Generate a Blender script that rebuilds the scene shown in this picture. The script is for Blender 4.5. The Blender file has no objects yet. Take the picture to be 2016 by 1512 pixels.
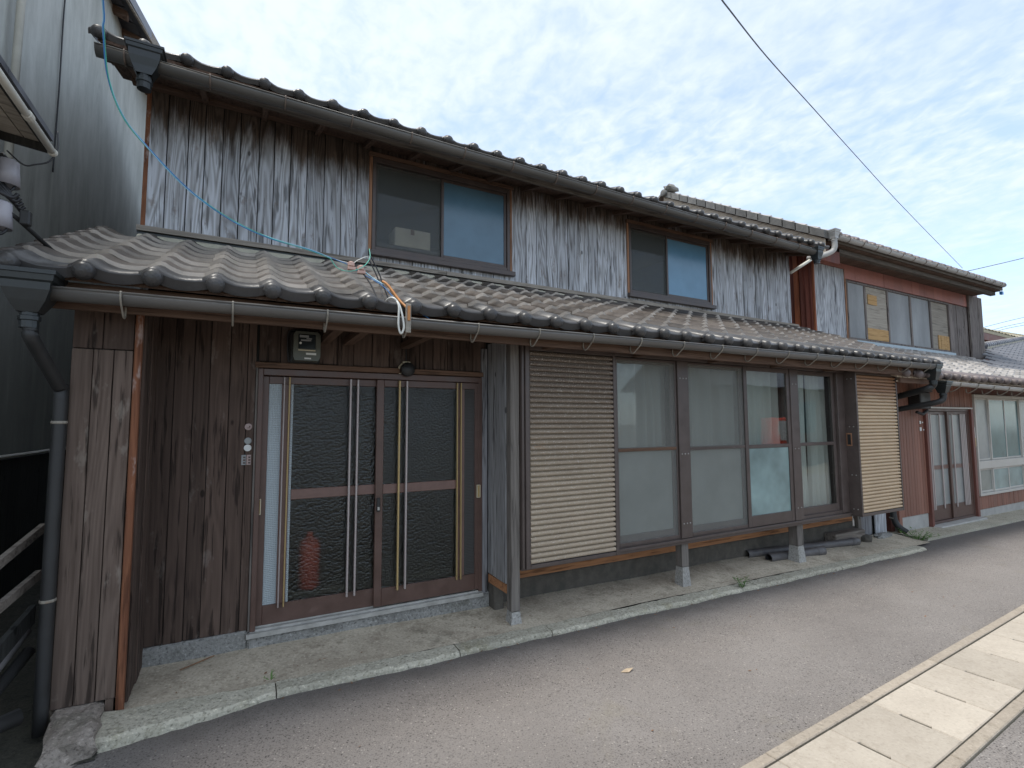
import bpy, bmesh, math, random
from math import sin, cos, pi, radians
from mathutils import Matrix, Vector
random.seed(11)
R = random.uniform
scene = bpy.context.scene
COL = scene.collection

# ------------------------------------------------------------------ camera, sky, sun, exposure
cam_d = bpy.data.cameras.new("camera"); cam = bpy.data.objects.new("camera", cam_d); COL.objects.link(cam)
yaw, pitch, roll = radians(28.298), radians(4.355), radians(-0.234)
fw = Vector((sin(yaw) * cos(pitch), cos(yaw) * cos(pitch), sin(pitch)))
rt = Vector((cos(yaw), -sin(yaw), 0)); up = rt.cross(fw)
rt2 = rt * cos(roll) + up * sin(roll); up2 = -rt * sin(roll) + up * cos(roll)
cam.matrix_world = Matrix(((rt2.x, up2.x, -fw.x, -0.087), (rt2.y, up2.y, -fw.y, -3.771), (rt2.z, up2.z, -fw.z, 1.349), (0, 0, 0, 1)))
cam_d.sensor_width = 36; cam_d.lens = 985.75 / 2016 * 36
cam_d.clip_start = 0.05; cam_d.clip_end = 2000
scene.camera = cam

SUN = Vector((-0.28, 0.05, 1.0)).normalized()
world = bpy.data.worlds.new("World"); scene.world = world; world.use_nodes = True
wn = world.node_tree; wn.nodes.clear()
def W(t, **k):
    n = wn.nodes.new(t)
    for a, b in k.items(): setattr(n, a, b)
    return n
wl = wn.links.new
sky = W('ShaderNodeTexSky', sky_type='NISHITA', sun_disc=False, sun_elevation=math.asin(SUN.z), sun_rotation=math.atan2(SUN.x, SUN.y), air_density=1.0, dust_density=0.6, ozone_density=1.6)
tc = W('ShaderNodeTexCoord')
sep = W('ShaderNodeSeparateXYZ'); wl(tc.outputs['Generated'], sep.inputs[0])
zz = W('ShaderNodeMath', operation='ADD'); wl(sep.outputs['Z'], zz.inputs[0]); zz.inputs[1].default_value = 0.12
zm = W('ShaderNodeMath', operation='MAXIMUM'); wl(zz.outputs[0], zm.inputs[0]); zm.inputs[1].default_value = 0.04
dv = W('ShaderNodeVectorMath', operation='DIVIDE')
cmb = W('ShaderNodeCombineXYZ'); wl(zm.outputs[0], cmb.inputs[0]); wl(zm.outputs[0], cmb.inputs[1]); cmb.inputs[2].default_value = 1
wl(tc.outputs['Generated'], dv.inputs[0]); wl(cmb.outputs[0], dv.inputs[1])
fl = W('ShaderNodeVectorMath', operation='MULTIPLY'); wl(dv.outputs[0], fl.inputs[0]); fl.inputs[1].default_value = (1.0, 0.75, 0)
def wnoise(s, det, rg, dist=0):
    n = W('ShaderNodeTexNoise'); wl(fl.outputs[0], n.inputs['Vector'])
    n.inputs['Scale'].default_value = s; n.inputs['Detail'].default_value = det; n.inputs['Roughness'].default_value = rg; n.inputs['Distortion'].default_value = dist
    return n.outputs['Fac']
def wmath(op, a, b):
    n = W('ShaderNodeMath', operation=op)
    for i, v in enumerate((a, b)):
        if isinstance(v, (int, float)): n.inputs[i].default_value = v
        else: wl(v, n.inputs[i])
    return n.outputs[0]
def wmap(v, a, b, c, d):
    n = W('ShaderNodeMapRange'); n.interpolation_type = 'SMOOTHSTEP'; wl(v, n.inputs[0])
    for i, q in enumerate((a, b, c, d)): n.inputs[i + 1].default_value = q
    return n.outputs[0]
cells = wnoise(20, 3.5, 0.55, 0.4); big = wnoise(1.7, 4, 0.6, 0.3); wisps = wnoise(4.0, 6, 0.65, 1.0)
# direction towards the sun side is milkier
dots = W('ShaderNodeVectorMath', operation='DOT_PRODUCT'); wl(tc.outputs['Generated'], dots.inputs[0]); dots.inputs[1].default_value = SUN
near = wmap(dots.outputs['Value'], -0.1, 0.95, -0.08, 0.30)
cov = wmath('ADD', wmath('ADD', wmath('MULTIPLY', big, 0.75), wmath('MULTIPLY', wisps, 0.45)), near)
cells2 = wnoise(8.5, 4, 0.6, 0.6)
patch = wmap(wnoise(0.9, 3, 0.5, 0.2), 0.36, 0.60, 0.5, 1.15)      # mackerel cells come and go in broad patches
cel = wmath('ADD', wmath('MULTIPLY', cells, 0.55), wmath('MULTIPLY', cells2, 0.40))
cel = wmath('ADD', wmath('MULTIPLY', wmath('SUBTRACT', cel, 0.475), patch), 0.44)
sm = wmath('ADD', cel, wmath('MULTIPLY', cov, 0.75))
mask = wmap(sm, 0.66, 1.18, 0.40, 0.94)
bgs = W('ShaderNodeMix', data_type='RGBA')
skb = W('ShaderNodeMix', data_type='RGBA', blend_type='MULTIPLY'); skb.inputs[0].default_value = 1
wl(sky.outputs[0], skb.inputs[6]); skb.inputs[7].default_value = (1.68, 1.88, 2.05, 1)
wl(mask, bgs.inputs[0]); wl(skb.outputs[2], bgs.inputs[6]); bgs.inputs[7].default_value = (6.35, 6.95, 7.6, 1)
bg = W('ShaderNodeBackground'); bg.inputs[1].default_value = 0.086; wl(bgs.outputs[2], bg.inputs[0])
wo = W('ShaderNodeOutputWorld'); wl(bg.outputs[0], wo.inputs[0])

sd = bpy.data.lights.new("sun", 'SUN'); so = bpy.data.objects.new("sun", sd); COL.objects.link(so)
sd.energy = 2.1; sd.angle = radians(16); sd.color = (1, 0.95, 0.87)
so.rotation_euler = (-SUN).to_track_quat('-Z', 'Y').to_euler(); so.location = (-10, 16, 22)

vs = scene.view_settings
vs.view_transform = 'Standard'; vs.look = 'None'; vs.gamma = 1; vs.use_curve_mapping = False; vs.exposure = 0.84

# ------------------------------------------------------------------ materials
class M:
    def __init__(s, name):
        s.m = bpy.data.materials.new(name); s.m.use_nodes = True; s.nt = s.m.node_tree
        s.b = s.nt.nodes['Principled BSDF']; s.out = s.nt.nodes['Material Output']
    def n(s, t, **k):
        n = s.nt.nodes.new(t)
        for a, b in k.items(): setattr(n, a, b)
        return n
    def put(s, sock, v):
        if isinstance(v, bpy.types.NodeSocket): s.nt.links.new(v, sock)
        elif isinstance(v, (tuple, list)) and len(v) == 3 and sock.type == 'RGBA': sock.default_value = (*v, 1)
        else: sock.default_value = v
    def pos(s, sc=(1, 1, 1), rand=0):
        g = s.n('ShaderNodeNewGeometry').outputs['Position']
        if rand:
            r = s.n('ShaderNodeObjectInfo').outputs['Random']
            c = s.n('ShaderNodeVectorMath', operation='SCALE'); c.inputs[0].default_value = (17.3, 31.1, 23.7); s.put(c.inputs['Scale'], r)
            a = s.n('ShaderNodeVectorMath', operation='ADD'); s.put(a.inputs[0], g); s.put(a.inputs[1], c.outputs[0]); g = a.outputs[0]
        m = s.n('ShaderNodeVectorMath', operation='MULTIPLY'); s.put(m.inputs[0], g); m.inputs[1].default_value = sc
        return m.outputs[0]
    def rnd(s): return s.n('ShaderNodeObjectInfo').outputs['Random']
    def z(s, ax=2):
        q = s.n('ShaderNodeSeparateXYZ'); s.put(q.inputs[0], s.n('ShaderNodeNewGeometry').outputs['Position']); return q.outputs[ax]
    def noise(s, v, sc=1, det=3, rg=0.55, dist=0):
        n = s.n('ShaderNodeTexNoise'); s.put(n.inputs['Vector'], v)
        for a, b in (('Scale', sc), ('Detail', det), ('Roughness', rg), ('Distortion', dist)): n.inputs[a].default_value = b
        return n.outputs['Fac']
    def voro(s, v, sc=1, feat='F1'):
        n = s.n('ShaderNodeTexVoronoi', feature=feat); s.put(n.inputs['Vector'], v); n.inputs['Scale'].default_value = sc; return n.outputs['Distance']
    def math(s, op, a, b=0.0, c=None):
        n = s.n('ShaderNodeMath', operation=op)
        for i, v in enumerate((a, b, c)):
            if v is not None: s.put(n.inputs[i], v)
        return n.outputs[0]
    def rng(s, v, a, b, c=0.0, d=1.0, smooth=False):
        n = s.n('ShaderNodeMapRange'); s.put(n.inputs[0], v)
        if smooth: n.interpolation_type = 'SMOOTHSTEP'
        for i, q in enumerate((a, b, c, d)): n.inputs[i + 1].default_value = q
        return n.outputs[0]
    def mix(s, f, a, b, blend='MIX'):
        n = s.n('ShaderNodeMix', data_type='RGBA', blend_type=blend)
        s.put(n.inputs[0], f); s.put(n.inputs[6], a); s.put(n.inputs[7], b); return n.outputs[2]
    def hsv(s, col, v):
        n = s.n('ShaderNodeHueSaturation'); s.put(n.inputs['Value'], v); s.put(n.inputs['Color'], col); return n.outputs[0]
    def bump(s, h, st=0.3, d=0.01):
        n = s.n('ShaderNodeBump'); n.inputs['Strength'].default_value = st; n.inputs['Distance'].default_value = d; s.put(n.inputs['Height'], h)
        s.put(s.b.inputs['Normal'], n.outputs[0]); return n.outputs[0]
    def fin(s, col=None, rough=0.6, metal=0.0, spec=None):
        if col is not None: s.put(s.b.inputs['Base Color'], col)
        s.put(s.b.inputs['Roughness'], rough); s.put(s.b.inputs['Metallic'], metal)
        if spec is not None: s.put(s.b.inputs['Specular IOR Level'], spec)
        return s.m

def wood(name, light, dark, streak=0.5, weather=None, tint=0.3, ax='z', rough=0.85, bumpd=0.004, fleck=None, ring=.16):
    """sawn board: stretched contour grain, dark run streaks, optional weathering line (z0, z1, sheltered colour)"""
    m = M(name)
    k = {'z': (1, 1, 0.085), 'x': (0.085, 1, 1), 'y': (1, 0.085, 1)}[ax]
    v = m.pos(k, rand=1)
    base = m.noise(v, 5.5, 2, 0.42, 0.12)
    rings = m.math('SINE', m.math('MULTIPLY', base, 110))
    rings = m.rng(rings, -1, 1)
    fine = m.noise(m.pos({'z': (1, 1, 0.03), 'x': (0.03, 1, 1), 'y': (1, 0.03, 1)}[ax], rand=1), 62, 3, 0.6)
    v2 = m.pos({'z': (1, 1, 0.07), 'x': (0.07, 1, 1), 'y': (1, 0.07, 1)}[ax], rand=1)
    st = m.noise(v2, 30, 3, 0.6, 0.1)
    st = m.rng(st, 0.55, 0.65, 0, 1, True)
    g = m.math('ADD', m.math('MULTIPLY', rings, ring), m.math('MULTIPLY', fine, 1 - ring))
    c = m.mix(m.rng(g, 0.18, 0.80), dark, light)
    c = m.mix(m.math('MULTIPLY', st, streak), c, tuple(x * 0.28 for x in dark))
    kn = m.voro(m.pos({'z': (1, 1, 0.5), 'x': (0.5, 1, 1), 'y': (1, 0.5, 1)}[ax], rand=1), 4.6)
    knm = m.rng(kn, 0.045, 0.075, 0.85, 0, True)
    c = m.mix(knm, c, tuple(x * 0.3 for x in dark))
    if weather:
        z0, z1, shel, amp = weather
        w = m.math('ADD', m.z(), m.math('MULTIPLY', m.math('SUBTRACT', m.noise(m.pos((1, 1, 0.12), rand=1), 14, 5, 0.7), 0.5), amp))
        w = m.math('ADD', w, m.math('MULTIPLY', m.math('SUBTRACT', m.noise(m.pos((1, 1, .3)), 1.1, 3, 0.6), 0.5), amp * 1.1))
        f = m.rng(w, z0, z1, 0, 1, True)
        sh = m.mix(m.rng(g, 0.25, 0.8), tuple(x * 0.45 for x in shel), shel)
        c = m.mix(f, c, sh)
    if fleck:
        c = m.mix(m.rng(m.noise(m.pos((1, 1, .4), rand=1), 9, 4, .7), .58, .68, 0, fleck[1], True), c, fleck[0])
    c = m.hsv(c, m.rng(m.rnd(), 0, 1, 1 - tint, 1 + tint))
    m.bump(m.math('ADD', m.math('MULTIPLY', g, 1.0), m.math('MULTIPLY', st, -1.2)), 0.55, bumpd)
    return m.fin(c, rough, spec=0.25)

def flat(name, col, rough=0.5, var=0.25, sc=6, stretch=(1, 1, 1), metal=0.0, bump=None, spec=None, dirt=None, rand=0):
    m = M(name); v = m.pos(stretch, rand)
    n = m.noise(v, sc, 5, 0.62)
    c = m.mix(m.rng(n, 0.3, 0.7), tuple(x * (1 - var) for x in col), tuple(min(1, x * (1 + var)) for x in col))
    if dirt:
        c = m.mix(m.rng(m.noise(m.pos(stretch, rand), sc * 0.37 + 1.3, 6, 0.7), dirt[1], dirt[1] + 0.16, 0, dirt[2] if len(dirt) > 2 else 1), c, dirt[0])
    if rand: c = m.hsv(c, m.rng(m.rnd(), 0, 1, .86, 1.14))
    if bump: m.bump(m.noise(v, bump[0], 4, 0.6), bump[1], bump[2])
    r = m.rng(n, 0.3, 0.7, max(0, rough - .1), min(1, rough + .1))
    return m.fin(c, r, metal, spec)

mt = {}
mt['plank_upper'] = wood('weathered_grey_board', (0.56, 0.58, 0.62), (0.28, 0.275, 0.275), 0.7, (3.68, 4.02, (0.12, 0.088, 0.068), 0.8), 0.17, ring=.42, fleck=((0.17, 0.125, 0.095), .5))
mt['plank_lower'] = wood('dark_brown_board', (0.118, 0.081, 0.064), (0.052, 0.035, 0.028), 0.75, None, 0.26, fleck=((0.2, 0.17, 0.15), .35))
mt['plank_wing'] = wood('sun_bleached_brown_board', (0.185, 0.138, 0.112), (0.083, 0.058, 0.046), 0.75, None, 0.16, fleck=((0.30, 0.26, 0.22), .4))
mt['plank_side'] = wood('grey_side_board', (0.30, 0.30, 0.315), (0.125, 0.118, 0.118), 0.8, None, 0.2)
mt['plank_return'] = wood('pale_return_board', (0.42, 0.42, 0.425), (0.20, 0.19, 0.185), 0.7, None, 0.15)
mt['post'] = wood('weathered_post_wood', (0.25, 0.225, 0.20), (0.11, 0.097, 0.088), 0.5, None, 0.1)
mt['redwood'] = wood('reddish_corner_wood', (0.27, 0.115, 0.06), (0.13, 0.052, 0.03), 0.5, None, 0.06, fleck=((0.36, 0.28, 0.25), .85))
mt['trimwood'] = wood('orange_trim_wood', (0.40, 0.22, 0.13), (0.2, 0.10, 0.06), 0.5, None, 0.15)
mt['headwood'] = wood('brown_head_trim_wood', (0.18, 0.105, 0.07), (0.08, 0.048, 0.033), 0.5, None, 0.15, ax='x')
mt['beam'] = wood('dark_beam_wood', (0.20, 0.125, 0.088), (0.085, 0.052, 0.038), 0.4, None, 0.12, ax='x')
mt['soffit'] = wood('soffit_wood', (0.16, 0.10, 0.07), (0.07, 0.044, 0.033), 0.4, None, 0.15, ax='y')
mt['fascia'] = wood('grey_fascia_wood', (0.15, 0.125, 0.10), (0.065, 0.053, 0.045), 0.5, None, 0.1, ax='x')
mt['sillboard'] = wood('grey_sill_board', (0.36, 0.32, 0.275), (0.19, 0.165, 0.14), 0.5, None, 0.1, ax='x')
mt['orangeboard'] = wood('orange_brown_base_board', (0.50, 0.24, 0.115), (0.30, 0.145, 0.075), 0.6, None, 0.1, ax='x')
mt['ply'] = wood('weathered_plywood', (0.40, 0.36, 0.30), (0.25, 0.22, 0.185), 0.35, None, 0.18, ax='x')
mt['plygrey'] = flat('grey_weathered_board', (0.31, 0.32, 0.325), .8, .25, 2.2, (1, 1, .35), rand=1)
mt['plyfresh'] = wood('fresh_orange_plywood', (0.56, 0.355, 0.165), (0.40, 0.24, 0.10), 0.25, None, 0.05, ax='x')
mt['plank_right'] = wood('silver_grey_board', (0.52, 0.54, 0.57), (0.24, 0.24, 0.25), 0.85, None, 0.14, ring=.42)
mt['plank_dark_right'] = wood('brown_grey_board', (0.27, 0.235, 0.215), (0.12, 0.10, 0.092), 0.85, None, 0.2)
mt['verge'] = wood('pale_bargeboard_wood', (0.62, 0.53, 0.42), (0.34, 0.28, 0.22), 0.6, None, 0.1, ax='y')
mt['black_board'] = wood('blackened_board', (0.045, 0.045, 0.042), (0.02, 0.02, 0.019), 0.3, None, 0.2)
mt['log'] = wood('old_grey_timber', (0.24, 0.21, 0.18), (0.12, 0.10, 0.085), 0.5, None, 0.2, ax='x')

mt['frame'] = flat('bronze_aluminium', (0.082, 0.062, 0.055), 0.42, 0.2, 9, dirt=((0.17, 0.145, 0.13), .62, .55))
mt['doorframe'] = flat('brown_door_aluminium', (0.098, 0.056, 0.044), 0.42, 0.2, 8, dirt=((0.19, 0.125, 0.105), .63, .6))
mt['doorbrown'] = flat('brown_door_rail', (0.155, 0.09, 0.074), 0.42, 0.15, 12, dirt=((0.26, 0.18, 0.155), .6, .6))
mt['bar_silver'] = flat('anodised_silver_bar', (0.42, 0.365, 0.35), 0.4, 0.03, 10, metal=0.25)
mt['bar_gold'] = flat('anodised_gold_bar', (0.46, 0.335, 0.155), 0.4, 0.03, 10, metal=0.25)
mt['alu'] = flat('dull_aluminium', (0.42, 0.41, 0.385), 0.45, 0.2, 14, metal=.3)
mt['gutter'] = flat('grey_brown_pvc', (0.125, 0.118, 0.11), 0.36, 0.22, 3, (.25, 1, 1), dirt=((0.19, 0.175, 0.155), .56, .7))
mt['gutter_up'] = flat('faded_grey_pvc', (0.115, 0.108, 0.098), 0.42, 0.25, 3, (.25, 1, 1), dirt=((0.08, 0.068, 0.058), .55, .8))
mt['gutter_right'] = flat('pale_grey_pvc', (0.38, 0.37, 0.35), 0.45, 0.15, 3, dirt=((0.27, 0.25, 0.22), .6, .6))
mt['hopper'] = flat('black_pvc', (0.022, 0.026, 0.027), 0.38, 0.25, 9)
mt['pipe_dark'] = flat('dark_pvc_pipe', (0.024, 0.024, 0.024), 0.55, 0.25, 6)
mt['pipe_grey'] = flat('grey_pipe', (0.115, 0.108, 0.108), 0.55, 0.25, 14, dirt=((0.2, 0.175, 0.15), .58, .6))
mt['pipe_white'] = flat('cream_pvc_pipe', (0.62, 0.60, 0.53), 0.5, 0.1, 5, dirt=((0.33, 0.33, 0.28), .6, .5))
mt['bracket'] = flat('weathered_bracket', (0.26, 0.235, 0.195), 0.6, 0.25, 30, dirt=((0.2, 0.12, 0.07), .6, .7))
mt['bracket_dark'] = flat('rusty_bracket', (0.16, 0.12, 0.095), 0.7, 0.3, 30)
mt['concrete'] = None
mt['foundation'] = flat('dark_stone_foundation', (0.10, 0.088, 0.073), 0.9, 0.35, 9, bump=(25, .6, .02), dirt=((0.06, 0.06, 0.05), .52, .8))
mt['plaster_top'] = flat('plaster_mortar', (0.48, 0.45, 0.36), 0.85, 0.2, 12, dirt=((0.2, 0.2, 0.14), .55, .7))
mt['rubber'] = flat('black_rubber', (0.02, 0.02, 0.02), 0.5, 0.2)
mt['meter_case'] = flat('meter_case_plastic', (0.10, 0.105, 0.085), 0.4, 0.15, 8)
mt['meter_face'] = flat('meter_face', (0.018, 0.024, 0.027), 0.15, 0.15, 8)
mt['white'] = flat('white_plastic', (0.68, 0.68, 0.65), 0.5, 0.1, 20)
mt['grey_print'] = flat('grey_print', (0.27, 0.28, 0.28), 0.5, 0.1, 20)
mt['cream'] = flat('cream_plastic', (0.60, 0.52, 0.37), 0.5, 0.1, 20)
mt['pinkish'] = flat('faded_pink_plaque', (0.36, 0.27, 0.25), 0.5, 0.1, 20)
mt['blue_wire'] = flat('blue_insulation', (0.04, 0.19, 0.48), 0.4, 0.1)
mt['cyan_wire'] = flat('pale_blue_insulation', (0.28, 0.52, 0.66), 0.4, 0.1)
mt['green_wire'] = flat('green_insulation', (0.08, 0.42, 0.32), 0.4, 0.1)
mt['white_wire'] = flat('white_insulation', (0.66, 0.66, 0.62), 0.4, 0.1)
mt['orange_wire'] = flat('orange_insulator', (0.47, 0.20, 0.06), 0.5, 0.2, 20)
mt['black_wire'] = flat('black_cable', (0.025, 0.025, 0.028), 0.5, 0.2)
mt['clip_pink'] = flat('pinkish_connector', (0.56, 0.36, 0.30), 0.5, 0.1)
mt['porcelain'] = flat('grey_white_porcelain', (0.40, 0.385, 0.42), 0.45, 0.1)
mt['cardboard'] = flat('pale_cardboard', (0.78, 0.68, 0.52), 0.8, 0.12, 8)
mt['red_plastic'] = flat('red_plastic', (0.80, 0.10, 0.05), 0.4, 0.1)
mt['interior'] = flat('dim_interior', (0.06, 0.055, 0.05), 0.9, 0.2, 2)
mt['rust_sheet'] = flat('rusted_corrugated_iron', (0.17, 0.05, 0.032), 0.75, 0.4, 4, (1, 1, .15), dirt=((0.10, 0.03, 0.02), .5, .8))
mt['rust_bright'] = flat('bright_rust_iron', (0.27, 0.085, 0.035), 0.75, 0.35, 5, (1, 1, .2), dirt=((0.24, 0.07, 0.03), .55, .8))
mt['red_sheet'] = flat('faded_red_sheet', (0.36, 0.155, 0.125), 0.7, 0.12, 5, (1, 1, .25), dirt=((0.2, 0.085, 0.07), .62, .6), rand=1)
mt['red_siding'] = flat('reddish_brown_siding', (0.235, 0.108, 0.075), 0.6, 0.1, 5, (1, 1, .2), rand=1)
mt['red_trim'] = flat('dark_red_trim', (0.16, 0.06, 0.045), 0.55, 0.15, 5)
mt['blue_flash'] = flat('grey_blue_flashing', (0.36, 0.44, 0.49), 0.5, 0.08, 3)
mt['white_frame'] = flat('off_white_aluminium', (0.50, 0.48, 0.44), 0.45, 0.08, 6, dirt=((0.38, 0.35, 0.31), .62, .6))
mt['cement'] = flat('pale_cement_block', (0.40, 0.39, 0.37), 0.9, 0.15, 7, bump=(50, .3, .005))
mt['dark_red_wall'] = flat('dark_red_boards', (0.13, 0.045, 0.035), 0.8, 0.3, 3, (1, 1, .2))
mt['stem'] = flat('weed_leaf', (0.10, 0.20, 0.045), 0.6, 0.3, 30, rand=1)
mt['leaf_dry'] = flat('dry_leaf', (0.20, 0.11, 0.06), 0.8, 0.35, 30)
mt['pale_leaf'] = flat('pale_dry_leaf', (0.42, 0.33, 0.23), .8, .25, 60)
mt['facade_grey'] = flat('opposite_house_render', (0.20, 0.17, 0.145), 0.85, 0.1, 1.2)
mt['curtain'] = None

def mk_curtain():
    m = M('sheer_curtain_cloth')
    d = m.n('ShaderNodeBsdfDiffuse'); d.inputs[0].default_value = (0.74, 0.72, 0.68, 1)
    t = m.n('ShaderNodeBsdfTranslucent'); t.inputs[0].default_value = (0.5, 0.52, 0.54, 1)
    mx = m.n('ShaderNodeMixShader'); mx.inputs[0].default_value = 0.3
    m.put(mx.inputs[1], d.outputs[0]); m.put(mx.inputs[2], t.outputs[0]); m.put(m.out.inputs[0], mx.outputs[0]); return m.m
mt['curtain'] = mk_curtain()

def mk_glass(name, tint, refl=0.05, wob=0.0):
    m = M(name)
    lw = m.n('ShaderNodeLayerWeight'); lw.inputs[0].default_value = 0.5
    f = m.math('ADD', m.math('MULTIPLY', m.math('POWER', lw.outputs['Facing'], 4.0), 0.75), refl)
    t = m.n('ShaderNodeBsdfTransparent'); t.inputs[0].default_value = (*tint, 1)
    g = m.n('ShaderNodeBsdfGlossy'); g.inputs['Roughness'].default_value = 0.015; g.inputs[0].default_value = (1, 1, 1, 1)
    if wob:
        b = m.n('ShaderNodeBump'); b.inputs['Strength'].default_value = wob; b.inputs['Distance'].default_value = .01; m.put(b.inputs['Height'], m.noise(m.pos(), 3.0, 1))
        m.put(g.inputs['Normal'], b.outputs[0])
    mx = m.n('ShaderNodeMixShader'); m.put(mx.inputs[0], f); m.put(mx.inputs[1], t.outputs[0]); m.put(mx.inputs[2], g.outputs[0])
    m.put(m.out.inputs[0], mx.outputs[0]); return m.m
mt['glass'] = mk_glass('clear_window_glass', (0.86, 0.9, 0.89), 0.075, 0.12)
mt['glass_dark'] = mk_glass('dim_window_glass', (0.95, 0.96, 0.95), 0.04, 0.1)

def mk_frost(name, col, rough, sc, st, var=.15, spec=.5):
    m = M(name); v = m.pos()
    n = m.noise(v, 2.3, 3, .6)
    c = m.mix(m.rng(n, .3, .7), tuple(x * (1 - var) for x in col), tuple(x * (1 + var) for x in col))
    m.bump(m.noise(v, sc, 2, .5), st, .004)
    return m.fin(c, rough, spec=spec)
mt['frost_green'] = mk_frost('frosted_green_grey_glass', (0.225, 0.25, 0.23), 0.22, 110, .25)
mt['frost_teal'] = mk_frost('frosted_teal_glass', (0.22, 0.31, 0.305), 0.2, 60, .35, .3)
mt['frost_blue'] = mk_frost('frosted_painted_sky_glass', (0.09, 0.165, 0.225), 0.14, 70, .35, .12, spec=.6)  # blue of the mirrored sky is put into the base colour
mt['frost_blue2'] = mk_frost('frosted_painted_sky_glass_pale', (0.125, 0.25, 0.36), 0.14, 70, .25, .12, spec=.6)  # paler pane, its sky reflection likewise mixed into the colour
mt['frost_grey'] = mk_frost('frosted_grey_glass', (0.27, 0.285, 0.28), 0.25, 90, .3)
mt['glass_teal'] = mk_frost('teal_curtained_glass', (0.10, 0.19, 0.20), 0.12, 60, .05, .2)

def mk_pattern():
    m = M('pebbled_dark_glass')
    vd = m.voro(m.pos((1, 1, 1.3)), 50)
    h = m.math('SUBTRACT', 1.0, m.math('MULTIPLY', vd, vd))
    b = m.n('ShaderNodeBump'); b.inputs['Strength'].default_value = .7; b.inputs['Distance'].default_value = .0055; m.put(b.inputs['Height'], h)
    b2 = m.n('ShaderNodeBump'); b2.inputs['Strength'].default_value = .15; b2.inputs['Distance'].default_value = .010; m.put(b2.inputs['Height'], h)
    t = m.n('ShaderNodeBsdfRefraction'); t.inputs['Color'].default_value = (.64, .66, .63, 1); t.inputs['Roughness'].default_value = .28; t.inputs['IOR'].default_value = 1.15
    g = m.n('ShaderNodeBsdfGlossy'); g.inputs['Roughness'].default_value = .16; m.put(g.inputs['Normal'], b.outputs[0]); m.put(t.inputs['Normal'], b2.outputs[0])
    mx = m.n('ShaderNodeMixShader'); mx.inputs[0].default_value = .04
    m.put(mx.inputs[1], t.outputs[0]); m.put(mx.inputs[2], g.outputs[0]); m.put(m.out.inputs[0], mx.outputs[0]); return m.m
mt['pebble'] = mk_pattern()
def mk_reeded(col, name):
    m = M(name)
    wv = m.n('ShaderNodeTexWave', wave_type='BANDS', bands_direction='Z'); m.put(wv.inputs['Vector'], m.pos()); wv.inputs['Scale'].default_value = 26
    wx = m.n('ShaderNodeTexWave', wave_type='BANDS', bands_direction='X'); m.put(wx.inputs['Vector'], m.pos()); wx.inputs['Scale'].default_value = 30
    h = m.math('ADD', wv.outputs['Fac'], m.math('MULTIPLY', wx.outputs['Fac'], .7))
    c = m.mix(m.rng(h, 0, 1.7), tuple(x * .82 for x in col), col)
    m.bump(h, .4, .004)
    return m.fin(c, .22)
mt['reeded_pale'] = mk_reeded((0.36, 0.41, 0.43), 'pale_reeded_glass')
mt['reeded_dark'] = mk_reeded((0.05, 0.047, 0.043), 'dark_reeded_glass')
def mk_screen(name, col, op):
    m = M(name)
    d = m.n('ShaderNodeBsdfDiffuse'); d.inputs[0].default_value = (*col, 1); t = m.n('ShaderNodeBsdfTransparent')
    mx = m.n('ShaderNodeMixShader'); mx.inputs[0].default_value = op
    m.put(mx.inputs[1], t.outputs[0]); m.put(mx.inputs[2], d.outputs[0]); m.put(m.out.inputs[0], mx.outputs[0]); return m.m
mt['screen'] = mk_screen('insect_screen_mesh', (0.30, 0.305, 0.285), .22)
mt['screen_dark'] = mk_screen('dark_insect_screen_mesh', (0.14, 0.15, 0.145), .30)

def mk_tile(name, col, moss, rough=.38, lich=.3, rnd=.3, spec=.35):
    m = M(name); v = m.pos((1, 1, 1), rand=1)
    n = m.noise(v, 7, 6, .65); n2 = m.noise(v, 55, 3, .7)
    c = m.mix(m.rng(n, .3, .7), tuple(x * .72 for x in col), tuple(x * 1.25 for x in col))
    c = m.mix(m.rng(m.noise(v, 11, 6, .75), .56, .72, 0, lich), c, moss)
    c = m.hsv(c, m.rng(m.rnd(), 0, 1, 1 - rnd, 1 + rnd))
    m.bump(m.math('ADD', n2, n), .25, .004)
    return m.fin(c, m.rng(n, .3, .7, rough - .08, rough + .15), spec=spec)
mt['tile'] = mk_tile('brown_grey_smoked_tile', (0.074, 0.062, 0.054), (0.135, 0.12, 0.08), .40, .45)
mt['tile_eave'] = mk_tile('dark_eave_tile', (0.055, 0.052, 0.051), (0.13, 0.13, 0.095), .33, .35, .28, .42)
mt['tile_edge'] = mk_tile('worn_tile_edge_painted_glint', (0.285, 0.25, 0.215), (0.24, 0.225, 0.16), .5, .5)  # worn cut edge; sky highlight along the courses is painted in as paler colour
mt['tile_right'] = mk_tile('pale_grey_roof_tile', (0.30, 0.28, 0.262), (0.42, 0.39, 0.33), .45, .5)
mt['tile_right_eave'] = mk_tile('grey_brown_eave_tile', (0.16, 0.13, 0.125), (0.3, 0.28, 0.22), .4, .5)
mt['tile_verge'] = mk_tile('grey_verge_tile', (0.16, 0.155, 0.145), (0.36, 0.34, 0.29), .5, .4)
mt['tile_slate'] = mk_tile('slate_blue_tile', (0.15, 0.155, 0.175), (0.2, 0.2, 0.19), .35, .3)
mt['tile_far'] = mk_tile('mossy_yellow_grey_tile', (0.36, 0.32, 0.22), (0.22, 0.21, 0.12), .6, .7)

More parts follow.
